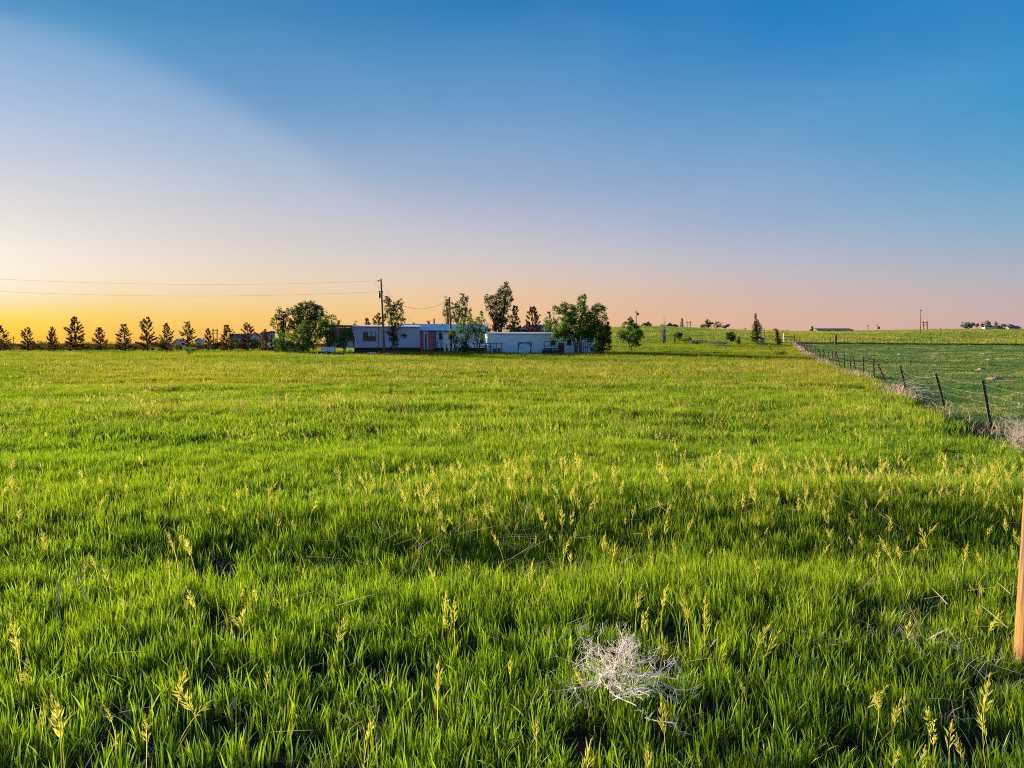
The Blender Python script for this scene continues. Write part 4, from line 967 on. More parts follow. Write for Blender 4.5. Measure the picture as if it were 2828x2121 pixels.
    m = MB(); m.box((-hw - .25, -.12, 1.42), (hw + .15, .09, 1.50)); m.obj('rail', DARKW, dk)
    # junk piled on the deck
    for px, w_, hh, c, lb in ((1342, .34, .42, (.35, .28, .24), 'pale cardboard box on the deck behind the railing'), (1366, .5, .34, (.10, .16, .35), 'dark blue crate on the deck behind the railing'), (1378, .3, .42, (.3, .05, .06), 'dark red bin at the right end of the deck')):
        q = G(px, 92.8); t_ = thing('storage_box', lb, 'box', (q.x, q.y, b.z + .363)); m = MB(); m.box((-w_ / 2, -.15, 0), (w_ / 2, .2, hh)); m.obj('body', mat('box %d' % px, c, .7), t_); m = MB(); m.box((-w_ / 2 - .02, -.17, hh), (w_ / 2 + .02, .22, hh + .04)); m.obj('lid', mat('box %d' % px, c, .7), t_)
    # dark goal-like frame
    b = G(1449, 92.5); fr = thing('swing_frame', 'dark empty wooden frame leaning before the white trailer', 'frame', b, .05); s = 92.5 / F
    H = P(1449, 947, 92.5).z - b.z
    m = MB(); m.tube([(-19 * s, 0, -.1), (-17 * s, .1, H)], .07, 5); m.obj('post', DARKW, fr); m = MB(); m.tube([(15 * s, 0, -.1), (19 * s, .1, H)], .07, 5); m.obj('post', DARKW, fr)
    m = MB(); m.box((-18 * s, .02, H - .08), (20 * s, .16, H + .08)); m.obj('beam', DARKW, fr)
    for sx in (-1, 1):
        m = MB(); m.tube([(sx * 17.5 * s, .12, H - .45), (sx * 10 * s, .12, H - .03)], .05, 5); m.obj('brace', DARKW, fr)
    # metal rack with junk
    b = G(1530, 92.5); rk = thing('metal_rack', 'dark metal railing rack in front of the trailer, left of the big tree', 'rack', b, -.02); H = P(1530, 942, 92.5).z - b.z
    for i, xx in enumerate((-27, -6, 26)):
        m = MB(); m.tube([(xx * s, 0, -.1), (xx * s, 0, H)], .045, 5); m.obj('post', STEEL, rk)
    for z in (H, H * .66, H * .45, H * .25):
        m = MB(); m.tube([(-27 * s, 0, z - .02), (26 * s, 0, z - .05)], .03 if z != H * .45 else .07, 5); m.obj('rail', STEEL, rk)
    for px, w_, hh, dd_, c, lb in ((1512, 1.3, .55, .6, (.03, .03, .045), 'dark slumped couch under the metal rack'), (1540, 1.0, .5, .6, (.05, .04, .05), 'second dark couch right of the slumped one'), (1550, .8, 1.5, .3, (.12, .08, .10), 'tall dark cabinet against the trailer wall')):
        yy = 91.6 if hh < 1 else 94.0; q = G(px, yy); t_ = thing('couch' if hh < 1 else 'cabinet', lb, 'couch' if hh < 1 else 'cabinet', q, random.uniform(-.1, .1)); mt = mat('junk %d' % px, c, .9, .4)
        if hh < 1:
            m = MB(); m.box((-w_ / 2, -.3, 0), (w_ / 2, .3, .34)); m.obj('seat', mt, t_); m = MB(); m.box((-w_ / 2, .2, .34), (w_ / 2, .36, hh + .14)); m.obj('backrest', mt, t_)
            for sx in (-1, 1):
                m = MB(); m.box((sx * w_ / 2 - .09, -.32, 0.02), (sx * w_ / 2 + .09, .3, hh)); m.obj('armrest', mt, t_)
        else:
            m = MB(); m.box((-w_ / 2, -dd_ / 2, 0), (w_ / 2, dd_ / 2, hh)); m.obj('body', mt, t_)
            for sx in (-1, 0):
                m = MB(); m.box((sx * w_ / 2 + .02, -dd_ / 2 - .025, .05), ((sx + 1) * w_ / 2 - .02, -dd_ / 2 - .003, hh - .05)); m.obj('door', mt, t_)
    # pole fence at right end of the trailer
    pf = thing('pole_fence', 'thin upright poles of a pen at the right end of the trailer', 'fence', G(1620, 93))
    for i, px in enumerate((1600, 1612, 1618, 1623, 1631, 1638)):
        q = G(px, 93) - G(1620, 93); m = MB(); m.tube([(q.x, q.y, -.1), (q.x + random.uniform(-.05, .05), q.y, random.uniform(1.2, 1.7))], .035, 5); m.obj('post', DARKW, pf)
    m = MB(); q0, q1 = G(1598, 93) - G(1620, 93), G(1640, 93) - G(1620, 93); m.tube([(q0.x, q0.y - .05, .9), (q1.x, q1.y - .05, .95)], .025, 5); m.obj('rail', DARKW, pf)
    # picket fence in front of the gable house
    pf = thing('picket_fence', 'uneven white and dark pickets before the light blue house wall', 'fence', G(1235, 99))
    for i, px in enumerate((1207, 1218, 1227, 1230, 1233, 1238, 1241, 1245, 1249, 1254, 1259, 1263, 1275, 1280)):
        q = G(px, 99) - G(1235, 99); m = MB(); hh = (1.7 if px in (1207, 1218, 1234) else random.uniform(.9, 1.35)); m.box((q.x - .06, q.y - .02, -.1), (q.x + .06, q.y + .02, hh)); m.obj('picket', DARKW if i % 3 == 1 or px < 1220 else WHITE, pf)
    m = MB(); q0, q1 = G(1205, 99) - G(1235, 99), G(1282, 99) - G(1235, 99); m.box((q0.x, .03, .5), (q1.x, .07, .58)); m.obj('rail', DARKW, pf)
    # small junk on the grass
    def slab(px, D, w_, d_, hh, mt, nm, lb, ct, tilt=0.0):
        t_ = thing(nm, lb, ct, G(px, D, .10), random.uniform(-.15, .15)); t_.rotation_euler = (tilt, 0, t_.rotation_euler.z)
        m = MB(); m.box((-w_ / 2, -d_ / 2, 0), (w_ / 2, d_ / 2, hh)); m.obj('panel', mt, t_); m = MB(); m.box((-w_ / 2 - .02, -d_ / 2 - .02, hh), (w_ / 2 + .02, -d_ / 2 + .05, hh + .03)); m.obj('rim', mt, t_)
    slab(1026, 92, 1.15, .9, .14, WHITE, 'bathtub_panel', 'white flat panel lying in grass below the triple window', 'panel', .12)
    slab(1072, 89, .9, .6, .12, WHITE, 'bathtub_panel', 'white flat panel lying right of the utility pole foot', 'panel', .12)
    m = MB(); q = G(968, 95.5)
    for i in range(6):
        t0, t1 = math.pi * i / 6, math.pi * (i + 1) / 6
    m.tube([(0, 0, .02), (0, 0, .12), (0, 0, .3), (0, 0, .48), (0, 0, .56)], [.08, .2, .26, .2, .08], 10); t_ = thing('propane_tank', 'small white propane tank in the shade under the porch', 'tank', q); m.obj('tank', WHITE, t_, True); m = MB(); m.tube([(0, 0, .55), (0, 0, .66)], .05, 6); m.obj('valve', GALV, t_)
    # utility cart
    b = G(906, 88); c = thing('utility_trailer', 'small white utility trailer parked in the grass before the porch', 'trailer', b, .05)
    m = MB(); z = .42; w_ = .82
    m.box((-w_, -.5, z), (w_, .5, z + .06)); m.obj('bed', DARKW, c)
    for x0, x1, y0, y1 in ((-w_, w_, -.52, -.48), (-w_, w_, .48, .52), (-w_ - .03, -w_, -.5, .5), (w_, w_ + .03, -.5, .5)):
        m = MB(); m.box((x0, y0, z + .03), (x1, y1, z + .62)); m.obj('side_panel', SIDE_W, c)
    for i in range(7):
        m = MB(); xx = -w_ + .1 + i * (2 * w_ - .2) / 6; m.box((xx - .025, -.545, z), (xx + .025, -.522, z + .66)); m.obj('stake', GALV if i != 4 else DARKW, c)
    for sy in (-.62, .56):
        m = MB(); m.tube([(-.1, sy, .26), (-.1, sy + .12, .26)], .27, 14); wh = m.obj('wheel', BLACK, c); m = MB(); m.tube([(-.1, sy - .01, .26), (-.1, sy + .0, .26)], .13, 10); m.obj('rim', GALV, wh)
    m = MB(); m.tube([(w_, -.35, z), (w_ + .95, 0, z - .12)], .035, 5); m.tube([(w_, .35, z), (w_ + .95, 0, z - .12)], .035, 5); m.obj('tongue', GALV, c)
    t_ = thing('tire', 'old black tire lying left of the small utility trailer', 'tire', G(884, 87.5, .12)); m = MB(); pts = [(.27 * math.cos(t), .27 * math.sin(t) * .5, .14 + .2 * math.sin(t)) for t in np.linspace(0, 2 * math.pi, 15)]; m.tube(pts, .1, 6); m.obj('tread', BLACK, t_)
    # --- distant houses on the left and middle
    def farhouse(lb, x0, x1, ytop, yeave, D, wallm, roofm, gable=False, nwin=3, nm='distant_house', base=None):
        a, b = G(x0, D), G(x1, D); L = b.x - a.x; t_ = thing(nm, lb, 'house', a); ze = P(x0, yeave, D).z - a.z; zr = P(x0, ytop, D).z - a.z; dp = min(L * .8, 9)
        m = MB(); m.box((0, 0, -1), (L, dp, ze))
        if gable: m.add([(0, 0, ze), (L, 0, ze), (L / 2, 0, zr)], [(0, 1, 2)])
        m.obj('wall', wallm, t_)
        m = MB()
        if gable: m.add([(-.4, -.4, ze - .2), (L / 2, -.4, zr + .12), (L / 2, dp, zr + .12), (-.4, dp, ze - .2), (L + .4, -.4, ze - .2), (L + .4, dp, ze - .2)], [(0, 1, 2, 3), (1, 4, 5, 2)])
        else: m.add([(-.4, -.4, ze - .1), (L + .4, -.4, ze - .1), (L, dp / 2, zr), (0, dp / 2, zr), (L + .4, dp + .4, ze - .1), (-.4, dp + .4, ze - .1)], [(0, 1, 2, 3), (3, 2, 4, 5), (0, 3, 5), (1, 4, 2)])
        m.obj('roof', roofm, t_)
        for i in range(nwin):
            xx = L * (i + .5) / nwin; window(t_, xx - L * .05 - .2, xx + L * .05 + .2, max(ze - 1.7, .3), ze - .5, -.0, 1, 1, trim=WHITE)
    DR = mat('dark shingle', (.15, .12, .12), .9); BL = mat('pale blue wall', (.40, .48, .60), .7)
    farhouse('small white and blue roofed cabin left of the tiny bright bush', 480, 502, 936, 944, 200, BL, mat('blue white roof', (.55, .65, .78), .6), True, 1)
    farhouse('small pale roofed house right of the broad topped pine', 540, 557, 934, 942, 200, BL, mat('blue white roof', (.55, .65, .78), .6), True, 1)
    farhouse('long dark roofed house behind the pines', 634, 684, 921, 934, 190, BL, DR, False, 4)
    farhouse('pale gabled house wing behind the sharp topped pine', 688, 718, 920, 936, 186, BL, DR, True, 2)
    farhouse('pink walled building with a dark roof left of the tree clump', 720, 744, 916, 924, 170, mat('salmon wall', (.5, .3, .28), .7), DR, False, 2, 'distant_building')
    farhouse('bright cyan shed end left of the tree clump', 745, 757, 914, 918, 168, mat('cyan wall', (.10, .42, .62), .6), DR, False, 1, 'distant_shed')
    farhouse('dark shed showing pink and blue behind the trailer roof', 1424, 1450, 903, 910, 135, mat('salmon wall', (.5, .3, .28), .7), mat('lilac roof', (.4, .28, .34), .7), False, 1, 'distant_shed')
    farhouse('blue grey gable between the two pines behind the trailer', 1440, 1460, 897, 908, 142, BL, mat('slate blue roof', (.10, .14, .22), .7), True, 1)
    farhouse('dark slate roofed house behind the middle of the white trailer', 1452, 1502, 896, 908, 138, DR, mat('slate blue roof', (.10, .14, .22), .7), False, 2)
    farhouse('small dark gabled house on the skyline', 1841, 1856, 891, 898, 292, DR, DR, True, 1)
    farhouse('long low blue roofed building on the skyline', 2260, 2357, 906, 911, 290, mat('navy wall', (.02, .04, .07), .7), mat('blue steel roof', (.035, .075, .10), .8), False, 8, 'distant_building')
    farhouse('small blue roofed house behind the far right grove', 2737, 2772, 900, 905, 295, BL, mat('slate blue roof', (.10, .14, .22), .7), False, 3)
    farhouse('lilac grey roofed house at the far right end of the grove', 2785, 2817, 899, 904, 292, mat('lilac wall', (.3, .28, .36), .7), mat('lilac grey roof', (.20, .19, .30), .7), False, 3)
    t_ = thing('parked_car', 'white car parked in front of the far right grove', 'car', G(2729, 286)); m = MB(); m.box((-2.1, -.8, .3), (2.1, .8, .95)); m.obj('body', WHITE, t_)
    m = MB(); m.add([(-1.2, -.7, .95), (1.1, -.7, .95), (.8, -.65, 1.45), (-.9, -.65, 1.45), (-1.2, .7, .95), (1.1, .7, .95), (.8, .65, 1.45), (-.9, .65, 1.45)], [(0, 1, 2, 3), (4, 7, 6, 5), (3, 2, 6, 7), (0, 3, 7, 4), (1, 5, 6, 2)]); m.obj('cabin', GLASS, t_)
    for sx in (-1.3, 1.3):
        for sy in (-.85, .7):
            m = MB(); m.tube([(sx, sy, .33), (sx, sy + .15, .33)], .33, 10); m.obj('wheel', BLACK, t_)
    for i, (px, lb) in enumerate(((764, 'white round topped car left, behind the clump'), (772, 'white car right of its twin behind the clump'))):
        t_ = thing('parked_car', lb, 'car', G(px, 108)); m = MB(); m.box((-.8, -1.8, .9), (.8, 1.8, 1.45)); m.obj('body', WHITE, t_); m = MB(); m.box((-.7, -1.2, 1.45), (.7, 1.2, 1.9)); m.obj('cabin', GLASS, t_)
        for sx in (-.7, .6):
            m = MB(); m.tube([(sx, -1.1, .45), (sx + .12, -1.1, .45)], .45, 10); m.obj('wheel', BLACK, t_)

# ------------------------------------------------------------------ poles and lines
POLE = mat('pole wood', (.17, .085, .055), .9, .4, 10, .4, stretch=(1, 1, .08))
WIRE = mat('wire', (.16, .15, .14), .6, .1, 5, 0)
def catenary(a, b, sag, n=18):
    a, b = Vector(a), Vector(b)
    return [a.lerp(b, i / n) - Vector((0, 0, sag * 4 * (i / n) * (1 - i / n))) for i in range(n + 1)]
def build_poles():
    D = 90; b = G(1061, D); top = P(1052, 770, D)
    t = thing('utility_pole', 'tall reddish wooden utility pole with a transformer in front of the mobile home', 'utility pole', b)
    q = top - b
    m = MB(); m.tube([(0, 0, -.3), q * .5, q], [.16, .125, .095], 10); m.obj('pole', POLE, t)
    def at(px, py, dy=0): v = P(px, py, D) - b; v.y += dy; return v
    m = MB(); c = at(1051, 815, -.12); m.tube([(c.x - .1, c.y - .15, c.z - .38), (c.x - .1, c.y - .15, c.z + .3)], .17, 10); m.tube([(c.x - .1, c.y - .15, c.z + .3), (c.x - .1, c.y - .15, c.z + .4)], .06, 6); m.obj('transformer', mat('dark transformer', (.06, .05, .05), .5), t)
    m = MB(); m.tube([at(1051.5, 775), at(1040, 776)], .035, 6); m.tube([at(1047, 775.3), at(1043, 775.8)], .075, 8); m.obj('insulator', STEEL, t)
    m = MB(); m.tube([at(1052, 805), at(1043, 806)], .03, 6); m.tube([at(1049, 805), at(1046, 805.5)], .07, 8); m.obj('insulator', STEEL, t)
    m = MB(); m.tube([at(1057, 803), at(1057, 809)], .05, 6); m.obj('fuse', STEEL, t)
    m = MB(); m.tube([at(1036, 777), at(1033, 784), at(1038, 791), at(1050, 796)], .012, 4); m.tube([at(1043, 806), at(1041, 814), at(1044, 824), at(1050, 830)], .012, 4); m.obj('jumper', WIRE, t)
    # neighbour pole beyond the left edge that carries the lines
    D2 = 84; b2 = G(-420, D2); t2 = thing('utility_pole', 'plain wooden pole beyond the left edge carrying the power lines', 'utility pole', b2); H2 = P(-420, 738, D2).z - b2.z
    m = MB(); m.tube([(0, 0, -.3), (0, 0, H2)], [.16, .1], 10); m.obj('pole', POLE, t2)
    for ya, yb, lb in ((776, 742, 'upper power line running left from the tall pole'), (806, 778, 'lower power line running left from the tall pole')):
        m = MB(); m.tube(catenary(P(1038, ya, D), P(-420, yb, D2), 1.05), .010, 4); tt = m.obj('power_line', WIRE); tt['label'] = lb; tt['category'] = 'power line'
    # second pole
    D3 = 99.2; b3 = G(1247, D3); t3 = thing('utility_pole', 'short dark utility pole before the sparse poplar and silver roof', 'utility pole', b3); q3 = P(1241, 821, D3) - b3
    m = MB(); m.tube([(0, 0, -.3), q3 * .5, q3], [.15, .13, .10], 10); m.obj('pole', POLE, t3)
    m = MB(); m.tube([q3 + Vector((-.5, 0, -.35)), q3 + Vector((0, 0, -.3))], .03, 5); m.obj('bracket', STEEL, t3)
    m = MB(); m.tube(catenary(P(1057, 815, D), P(1239, 829, D3), 1.5), .022, 4); tt = m.obj('power_line', WIRE); tt['label'] = 'sagging service line between the two utility poles'; tt['category'] = 'power line'
    m = MB(); m.tube([P(1055, 785, D), P(1137, 888, 101.5)], .010, 4); tt = m.obj('guy_wire', WIRE); tt['label'] = 'straight wire slanting from the tall pole to the silver roof'; tt['category'] = 'wire'
    # distant poles
    def far(lb, px, pt, D, r=.12, kind=0, lean=0):
        b = G(px, D); t_ = thing('distant_pole', lb, 'utility pole', b); q = P(px + lean, pt, D) - b
        if kind == 2:
            for sx in (-.75, .75):
                m = MB(); m.tube([(sx, 0, -.3), q + Vector((sx, 0, 0))], r, 6); m.obj('pole', POLE, t_)
            for dz in (.6, 1.6):
                m = MB(); m.tube([q + Vector((-1.2, 0, -dz)), q + Vector((1.2, 0, -dz))], r * .6, 5); m.obj('crossarm', POLE, t_)
        else:
            m = MB(); m.tube([(0, 0, -.3), q], [r, r * .75], 8); m.obj('pole', POLE, t_)
            if kind == 1:
                m = MB(); m.tube([q + Vector((.28 * D / 110, -.1, -1.0 * D / 150)), q + Vector((.28 * D / 110, -.1, -.45 * D / 150))], .2 * D / 150, 8); m.obj('transformer', STEEL, t_)
            m = MB(); m.tube([q + Vector((-.3, 0, -.3)), q + Vector((.3, 0, -.3))], .05 * D / 110, 5); m.obj('insulator', STEEL, t_)
    far('thin pole with a transformer behind the small lone tree', 1757, 858, 150, .10, 1)
    far('twin pole power structure on the skyline right of the spruce', 1902, 887, 292, .16, 2)
    far('tiny pole on the skyline left of the tall juniper', 2058, 905, 292, .14)
    far('thin pole right of the long low building', 2397, 897, 292, .13)
    far('pole with transformer further right of the long low building', 2422, 896, 292, .13, 1)
    far('tall leaning pole standing on the right hand hill', 2541, 855, 240, .15, 0, 2)
    far('pair of poles just right of the tall leaning pole', 2555, 887, 292, .22, 2)
    far('small pole between the tall leaning pole and the far right grove', 2597, 906, 292, .14)
    far('stubby post on the skyline left of the far right grove', 2614, 907, 292, .12)
    far('lattice like power structure between two pines', 594, 908, 260, .18, 2)
    far('thin bare pole between the first two pines', 37, 928, 105, .05)
    far('thin pole above the mobile home roof', 983, 884, 125, .06)
    far('short pole beside the thin one above the mobile home roof', 979, 892, 125, .10)
    # fence stakes in the meadow
    for px, tp, D, lb in ((657, 937, 90, 'thin brown stake alone in the meadow before the pines'), (760, 938, 91, 'thin brown stake at the left of the tree clump'), (2110, 907, 140, 'brown wooden post right of the tall juniper')):
        t_ = thing('stake', lb, 'stake', G(px, D)); q = P(px, tp, D) - G(px, D); m = MB(); m.tube([(0, 0, -.1), (q.x, 0, q.z)], .045 if D < 100 else .09, 6); m.obj('post', POLE, t_); m = MB(); m.tube([(q.x - .06, 0, q.z * .8), (q.x + .06, 0, q.z * .8)], .02, 4); m.obj('clip', STEEL, t_)
    t_ = thing('water_tank', 'small teal water tank between the tall juniper and the post', 'tank', G(2103, 139)); m = MB(); m.tube([(0, 0, 0), (0, 0, 1.2), (0, 0, 1.35)], [.45, .45, .2], 12); m.obj('tank', mat('teal plastic', (.05, .22, .18), .5), t_, True)
    m = MB(); m.tube([(0, 0, 1.35), (0, 0, 1.45)], .12, 8); m.obj('lid', BLACK, t_)
    # horizontal log with a post on the slope
    t_ = thing('old_rail', 'dark horizontal rail with a post right of the bare poplar', 'rail', G(1852, 138)); s = 138 / F; z = P(1852, 928, 138).z - t_.location.z
    m = MB(); m.box((-14 * s, -.05, z - .06), (12 * s, .05, z + .07)); m.obj('rail', DARKW, t_); m = MB(); m.box((10 * s, -.12, -.2), (13 * s, .0, z + .45)); m.obj('post', DARKW, t_); m = MB(); m.box((-15 * s, -.12, -.2), (-13 * s, 0, z + .1)); m.obj('post', DARKW, t_)

# ------------------------------------------------------------------ fences
def build_fences():
    ys = []; y = 7.6
    seq = [-4.8, -.4, 3.9, 8.1, 12.3, 16.5, 20.9, 26.9, 31.2, 35.4]
    y = 39.5
    while y < FAR_Y - 3: seq.append(y); y += random.uniform(2.9, 3.7)
    f = thing('wire_fence', 'leaning steel post and barbed wire fence between meadow and pasture', 'fence', (fence_x(12.3), 12.3, 0))
    o0 = f.location.copy(); tops = []
    leans = {16.5: -.21, 20.9: -.31, 26.9: -.30, 31.2: -.42, 35.4: -.14, 12.3: -.18}
    for y in seq:
        x = fence_x(y); z = gzf(x, y); ln = leans.get(y, random.uniform(-.32, -.02)); ly = random.uniform(-.12, .12); H = random.uniform(1.12, 1.30)
        b = Vector((x, y, z)) - o0; tp = b + Vector((ln * H, ly * H, H * math.sqrt(1 - ln * ln)))
        d = (tp - b).normalized(); sx = Vector((1, 0, 0)); sx = (sx - d * sx.dot(d)).normalized(); sy = d.cross(sx)
        m = MB(); wd, th = .034, .006
        for (u0, u1, v0, v1) in ((-wd, wd, -th, th), (-th, th, th + .0005, wd * 1.5)):
            c = []
            for p in (b - d * .3, tp):
                c += [p + sx * u0 + sy * v0, p + sx * u1 + sy * v0, p + sx * u1 + sy * v1, p + sx * u0 + sy * v1]
            m.add(c, [(0, 1, 5, 4), (1, 2, 6, 5), (2, 3, 7, 6), (3, 0, 4, 7), (4, 5, 6, 7), (3, 2, 1, 0)])
        m.obj('post', STEEL, f); tops.append((b, tp))
    wm = mat('fence wire', (.17, .17, .17), .5, .3, 9, 0, metal=.2)
    ext = []; _ = [(Vector((fence_x(8.0), 8.0, gzf(fence_x(8), 8))) - o0, Vector((fence_x(8.0) - .2, 8.0, 1.2)) - o0)]
    allp = ext + tops
    for lv in (.30, .52, .72, .93):
        m = MB()
        for i in range(len(allp) - 1):
            (b0, t0), (b1, t1) = allp[i], allp[i + 1]
            a, c = b0.lerp(t0, lv), b1.lerp(t1, lv); yy = c.y + o0.y
            sg = .02 + .04 * random.random() + (.14 if 24 < yy < 36 else 0)
            r = .0022 if yy < 22 else .003 if yy < 40 else .004
            m.tube(catenary(a, c, sg, 8 if yy < 60 else 3), r, 4, False)
            if yy < 34:
                for k in range(int((c - a).length / .14)):
                    p = catenary(a, c, sg, 40)[int(k * .14 / (c - a).length * 40)]
                    dv = Vector((random.gauss(0, 1), random.gauss(0, 1), random.gauss(0, 1))).normalized() * .022
                    m.tube([p - dv, p + dv], .0022, 3, False)
        m.obj('wire', wm, f)
    # cross fence at the back of the pasture
    x0 = fence_x(FAR_Y - 2)
    f2 = thing('wire_fence', 'thin far fence running right along the back of the pasture', 'fence', (x0, FAR_Y - 2, 0)); tops = []
    for i in range(15):
        px = 2200 + i * 46 + random.uniform(-8, 8); b = G(px, FAR_Y - 1.6) - f2.location; H = random.uniform(1.1, 1.5) if i != 8 else 1.7; b.y += random.uniform(-.2, .2)
        tp = b + Vector((random.uniform(-.12, .12), 0, H)); m = MB(); m.tube([b - Vector((0, 0, .2)), tp], .05 if i != 8 else .09, 5); m.obj('post', STEEL if i % 3 else POLE, f2); tops.append((b, tp))
    for lv in (.35, .65, .95):
        m = MB()
        for i in range(len(tops) - 1): m.tube(catenary(tops[i][0].lerp(tops[i][1], lv), tops[i + 1][0].lerp(tops[i + 1][1], lv), .05, 3), .008, 4, False)
        m.obj('wire', wm, f2)
    t_ = thing('fence_post', 'thick dark wooden post in the back fence of the pasture', 'post', G(2308, 146)); z = P(2308, 925, 146).z - t_.location.z
    m = MB(); m.box((-.17, -.15, -.2), (.17, .15, z)); m.obj('post', DARKW, t_); m = MB(); m.box((-.18, -.16, z * .72), (.18, .16, z * .75)); m.obj('strap', STEEL, t_)
    # gate brace at the corner
    t_ = thing('corner_gate', 'white post and dark rail forming the brace at the fence corner', 'gate', G(2164, FAR_Y - 3)); s = (FAR_Y - 3) / F; z = P(2164, 921, FAR_Y - 3).z - t_.location.z; L = 30 * s
    m = MB(); m.tube([(0, 0, -.2), (0, 0, z)], [.13, .11], 8); m.obj('post', WHITE, t_); m = MB(); m.tube([(L, 0, -.2), (L, 0, z * .93)], [.09, .08], 8); m.obj('post', DARKW, t_); m = MB(); m.tube([(0, 0, z * .66), (L, 0, z * .64)], .07, 6); m.obj('rail', DARKW, t_); m = MB(); m.tube([(0, 0, z * .3), (L, 0, z * .62)], .03, 5); m.obj('brace', DARKW, t_)
    # pale dead weeds caught along the fence
    V, Fc, T = [], [], []
    for y in np.arange(14, 150, .35):
        dens = 1.0 if (24 < y < 30 or 38 < y < 43 or 62 < y < 76 or 86 < y < 98 or y > 110) else .10
        if random.random() > dens: continue
        for _ in range(int(random.uniform(5, 36) if y < 60 else random.uniform(3, 16))):
            x = fence_x(y) - abs(random.gauss(.25, .28)) * (1 + y / 160); yy = y + random.uniform(-.2, .2)
            blade(V, Fc, T, (x, yy, gzf(x, yy)), random.uniform(.15, .45), .012 + y * .0005, random.uniform(.2, .9), random.uniform(0, 6.28), random.uniform(0, 3.1), random.random(), 3)
    for _ in range(900):
        yy = random.uniform(8, 26); x = fence_x(yy) - random.uniform(-.4, 2.2)
        if float(fbm(x * 1.2, yy * 1.2, 88)) < .47: continue
        blade(V, Fc, T, (x, yy, gzf(x, yy)), random.uniform(.06, .20), .006, random.uniform(.2, .9), random.uniform(0, 6.28), random.uniform(0, 3.1), random.random(), 3)
    wd_ = leafmat('pinkish weed', (.30, .20, .16), (.54, .40, .33), (.40, .31, .26), .3, .5)
    o = link('dead_weeds', mesh_from('dead_weeds', V, Fc, T, [wd_])); o['kind'] = 'stuff'
    # tangled branches on the fence
    pale = mat('bleached twig', (.20, .19, .20), .85, .25, 30, .1)
    for y0, nn, lb in ((27.8, 40, 'tangle of bleached branches hanging in the fence wires'), (24.5, 30, 'smaller tangle of bleached branches low on the fence')):
        b = Vector((fence_x(y0), y0, gzf(fence_x(y0), y0))); t_ = thing('dead_branches', lb, 'branches', b); m = MB()
        for _ in range(nn):
            p = Vector((random.gauss(0, .35), random.gauss(0, 1.2), random.uniform(.05, .45))); p.x += p.y * .375; pts = [p]; d = Vector((random.gauss(.4, .6), random.gauss(-.6, .6), random.gauss(0, .25))).normalized()
            for i in range(5):
                d = (d + Vector((random.gauss(0, .25), random.gauss(0, .25), random.gauss(-.02, .12)))).normalized(); p = p + d * random.uniform(.08, .22); p.z = max(p.z, .03); pts.append(p)
            m.tube(pts, [.008, .007, .006, .005, .004, .002], 4, False)
        m.obj('twigs', pale, t_)
    # soil mounds and stones in the pasture
    def mound(px, D, w_, hh, lb, mt, nm='soil_mound', ct='soil mound'):
        b = G(px, D); V, Fc = [], []; n = 22; r_ = 7
        for i in range(r_):
            t = i / (r_ - 1)
            for k in range(n):
                a = 6.283 * k / n; rr = w_ * t * (1 + .25 * (vnoise(math.cos(a) * 2 + px, math.sin(a) * 2, 3) - .5))
                V.append((rr * math.cos(a), rr * math.sin(a) * .8, hh * (1 - t * t) ** 1.3 * (1 + .3 * (float(vnoise(rr * 3 + px, a * 2, 4)) - .5)) - .02 * (t > .99)))
        for i in range(r_ - 1):
            for k in range(n): Fc.append((i * n + k, i * n + (k + 1) % n, (i + 1) * n + (k + 1) % n, (i + 1) * n + k))
        me = bpy.data.meshes.new(nm); me.from_pydata(V, [], [f[::-1] for f in Fc]); me.materials.append(mt); me.polygons.foreach_set('use_smooth', [True] * len(me.polygons))
        o = link(nm, me); o.location = b; o['label'] = lb; o['category'] = ct
    dirt = mat('pink soil', (.40, .24, .19), .95, .25, 4, .5); dg = mat('grey soil', (.30, .26, .27), .95, .25, 5, .5)
    mound(2752, 38, .62, .19, 'largest pinkish soil mound in the pasture above the last fence post', dirt)
    mound(2782, 37.5, .9, .04, 'flat spill of pale soil right of the largest mound', dirt)
    mound(2714, 51, .5, .16, 'smaller pinkish soil mound up the pasture behind the largest', dirt)
    mound(2737, 72, .6, .12, 'third soil patch farther up the pasture', dirt)
    mound(2583, 84, .7, .12, 'grey soil patch in the middle of the pasture', dg); mound(2598, 68, .6, .10, 'small grey soil patch below the middle one', dg); mound(2592, 100, .9, .10, 'pale flat soil patch high in the pasture', dirt)
    mound(2721, 98, 1.0, .18, 'bluish grey soil patch high at the right of the pasture', dg)
    mound(2487, 94, .45, .16, 'small white rock with dark top in the pasture', mat('white rock', (.65, .65, .66), .8), 'rock', 'rock')
    mound(2776, 96, .22, .14, 'tiny white rock at the upper right of the pasture', mat('white rock', (.65, .65, .66), .8), 'rock', 'rock')

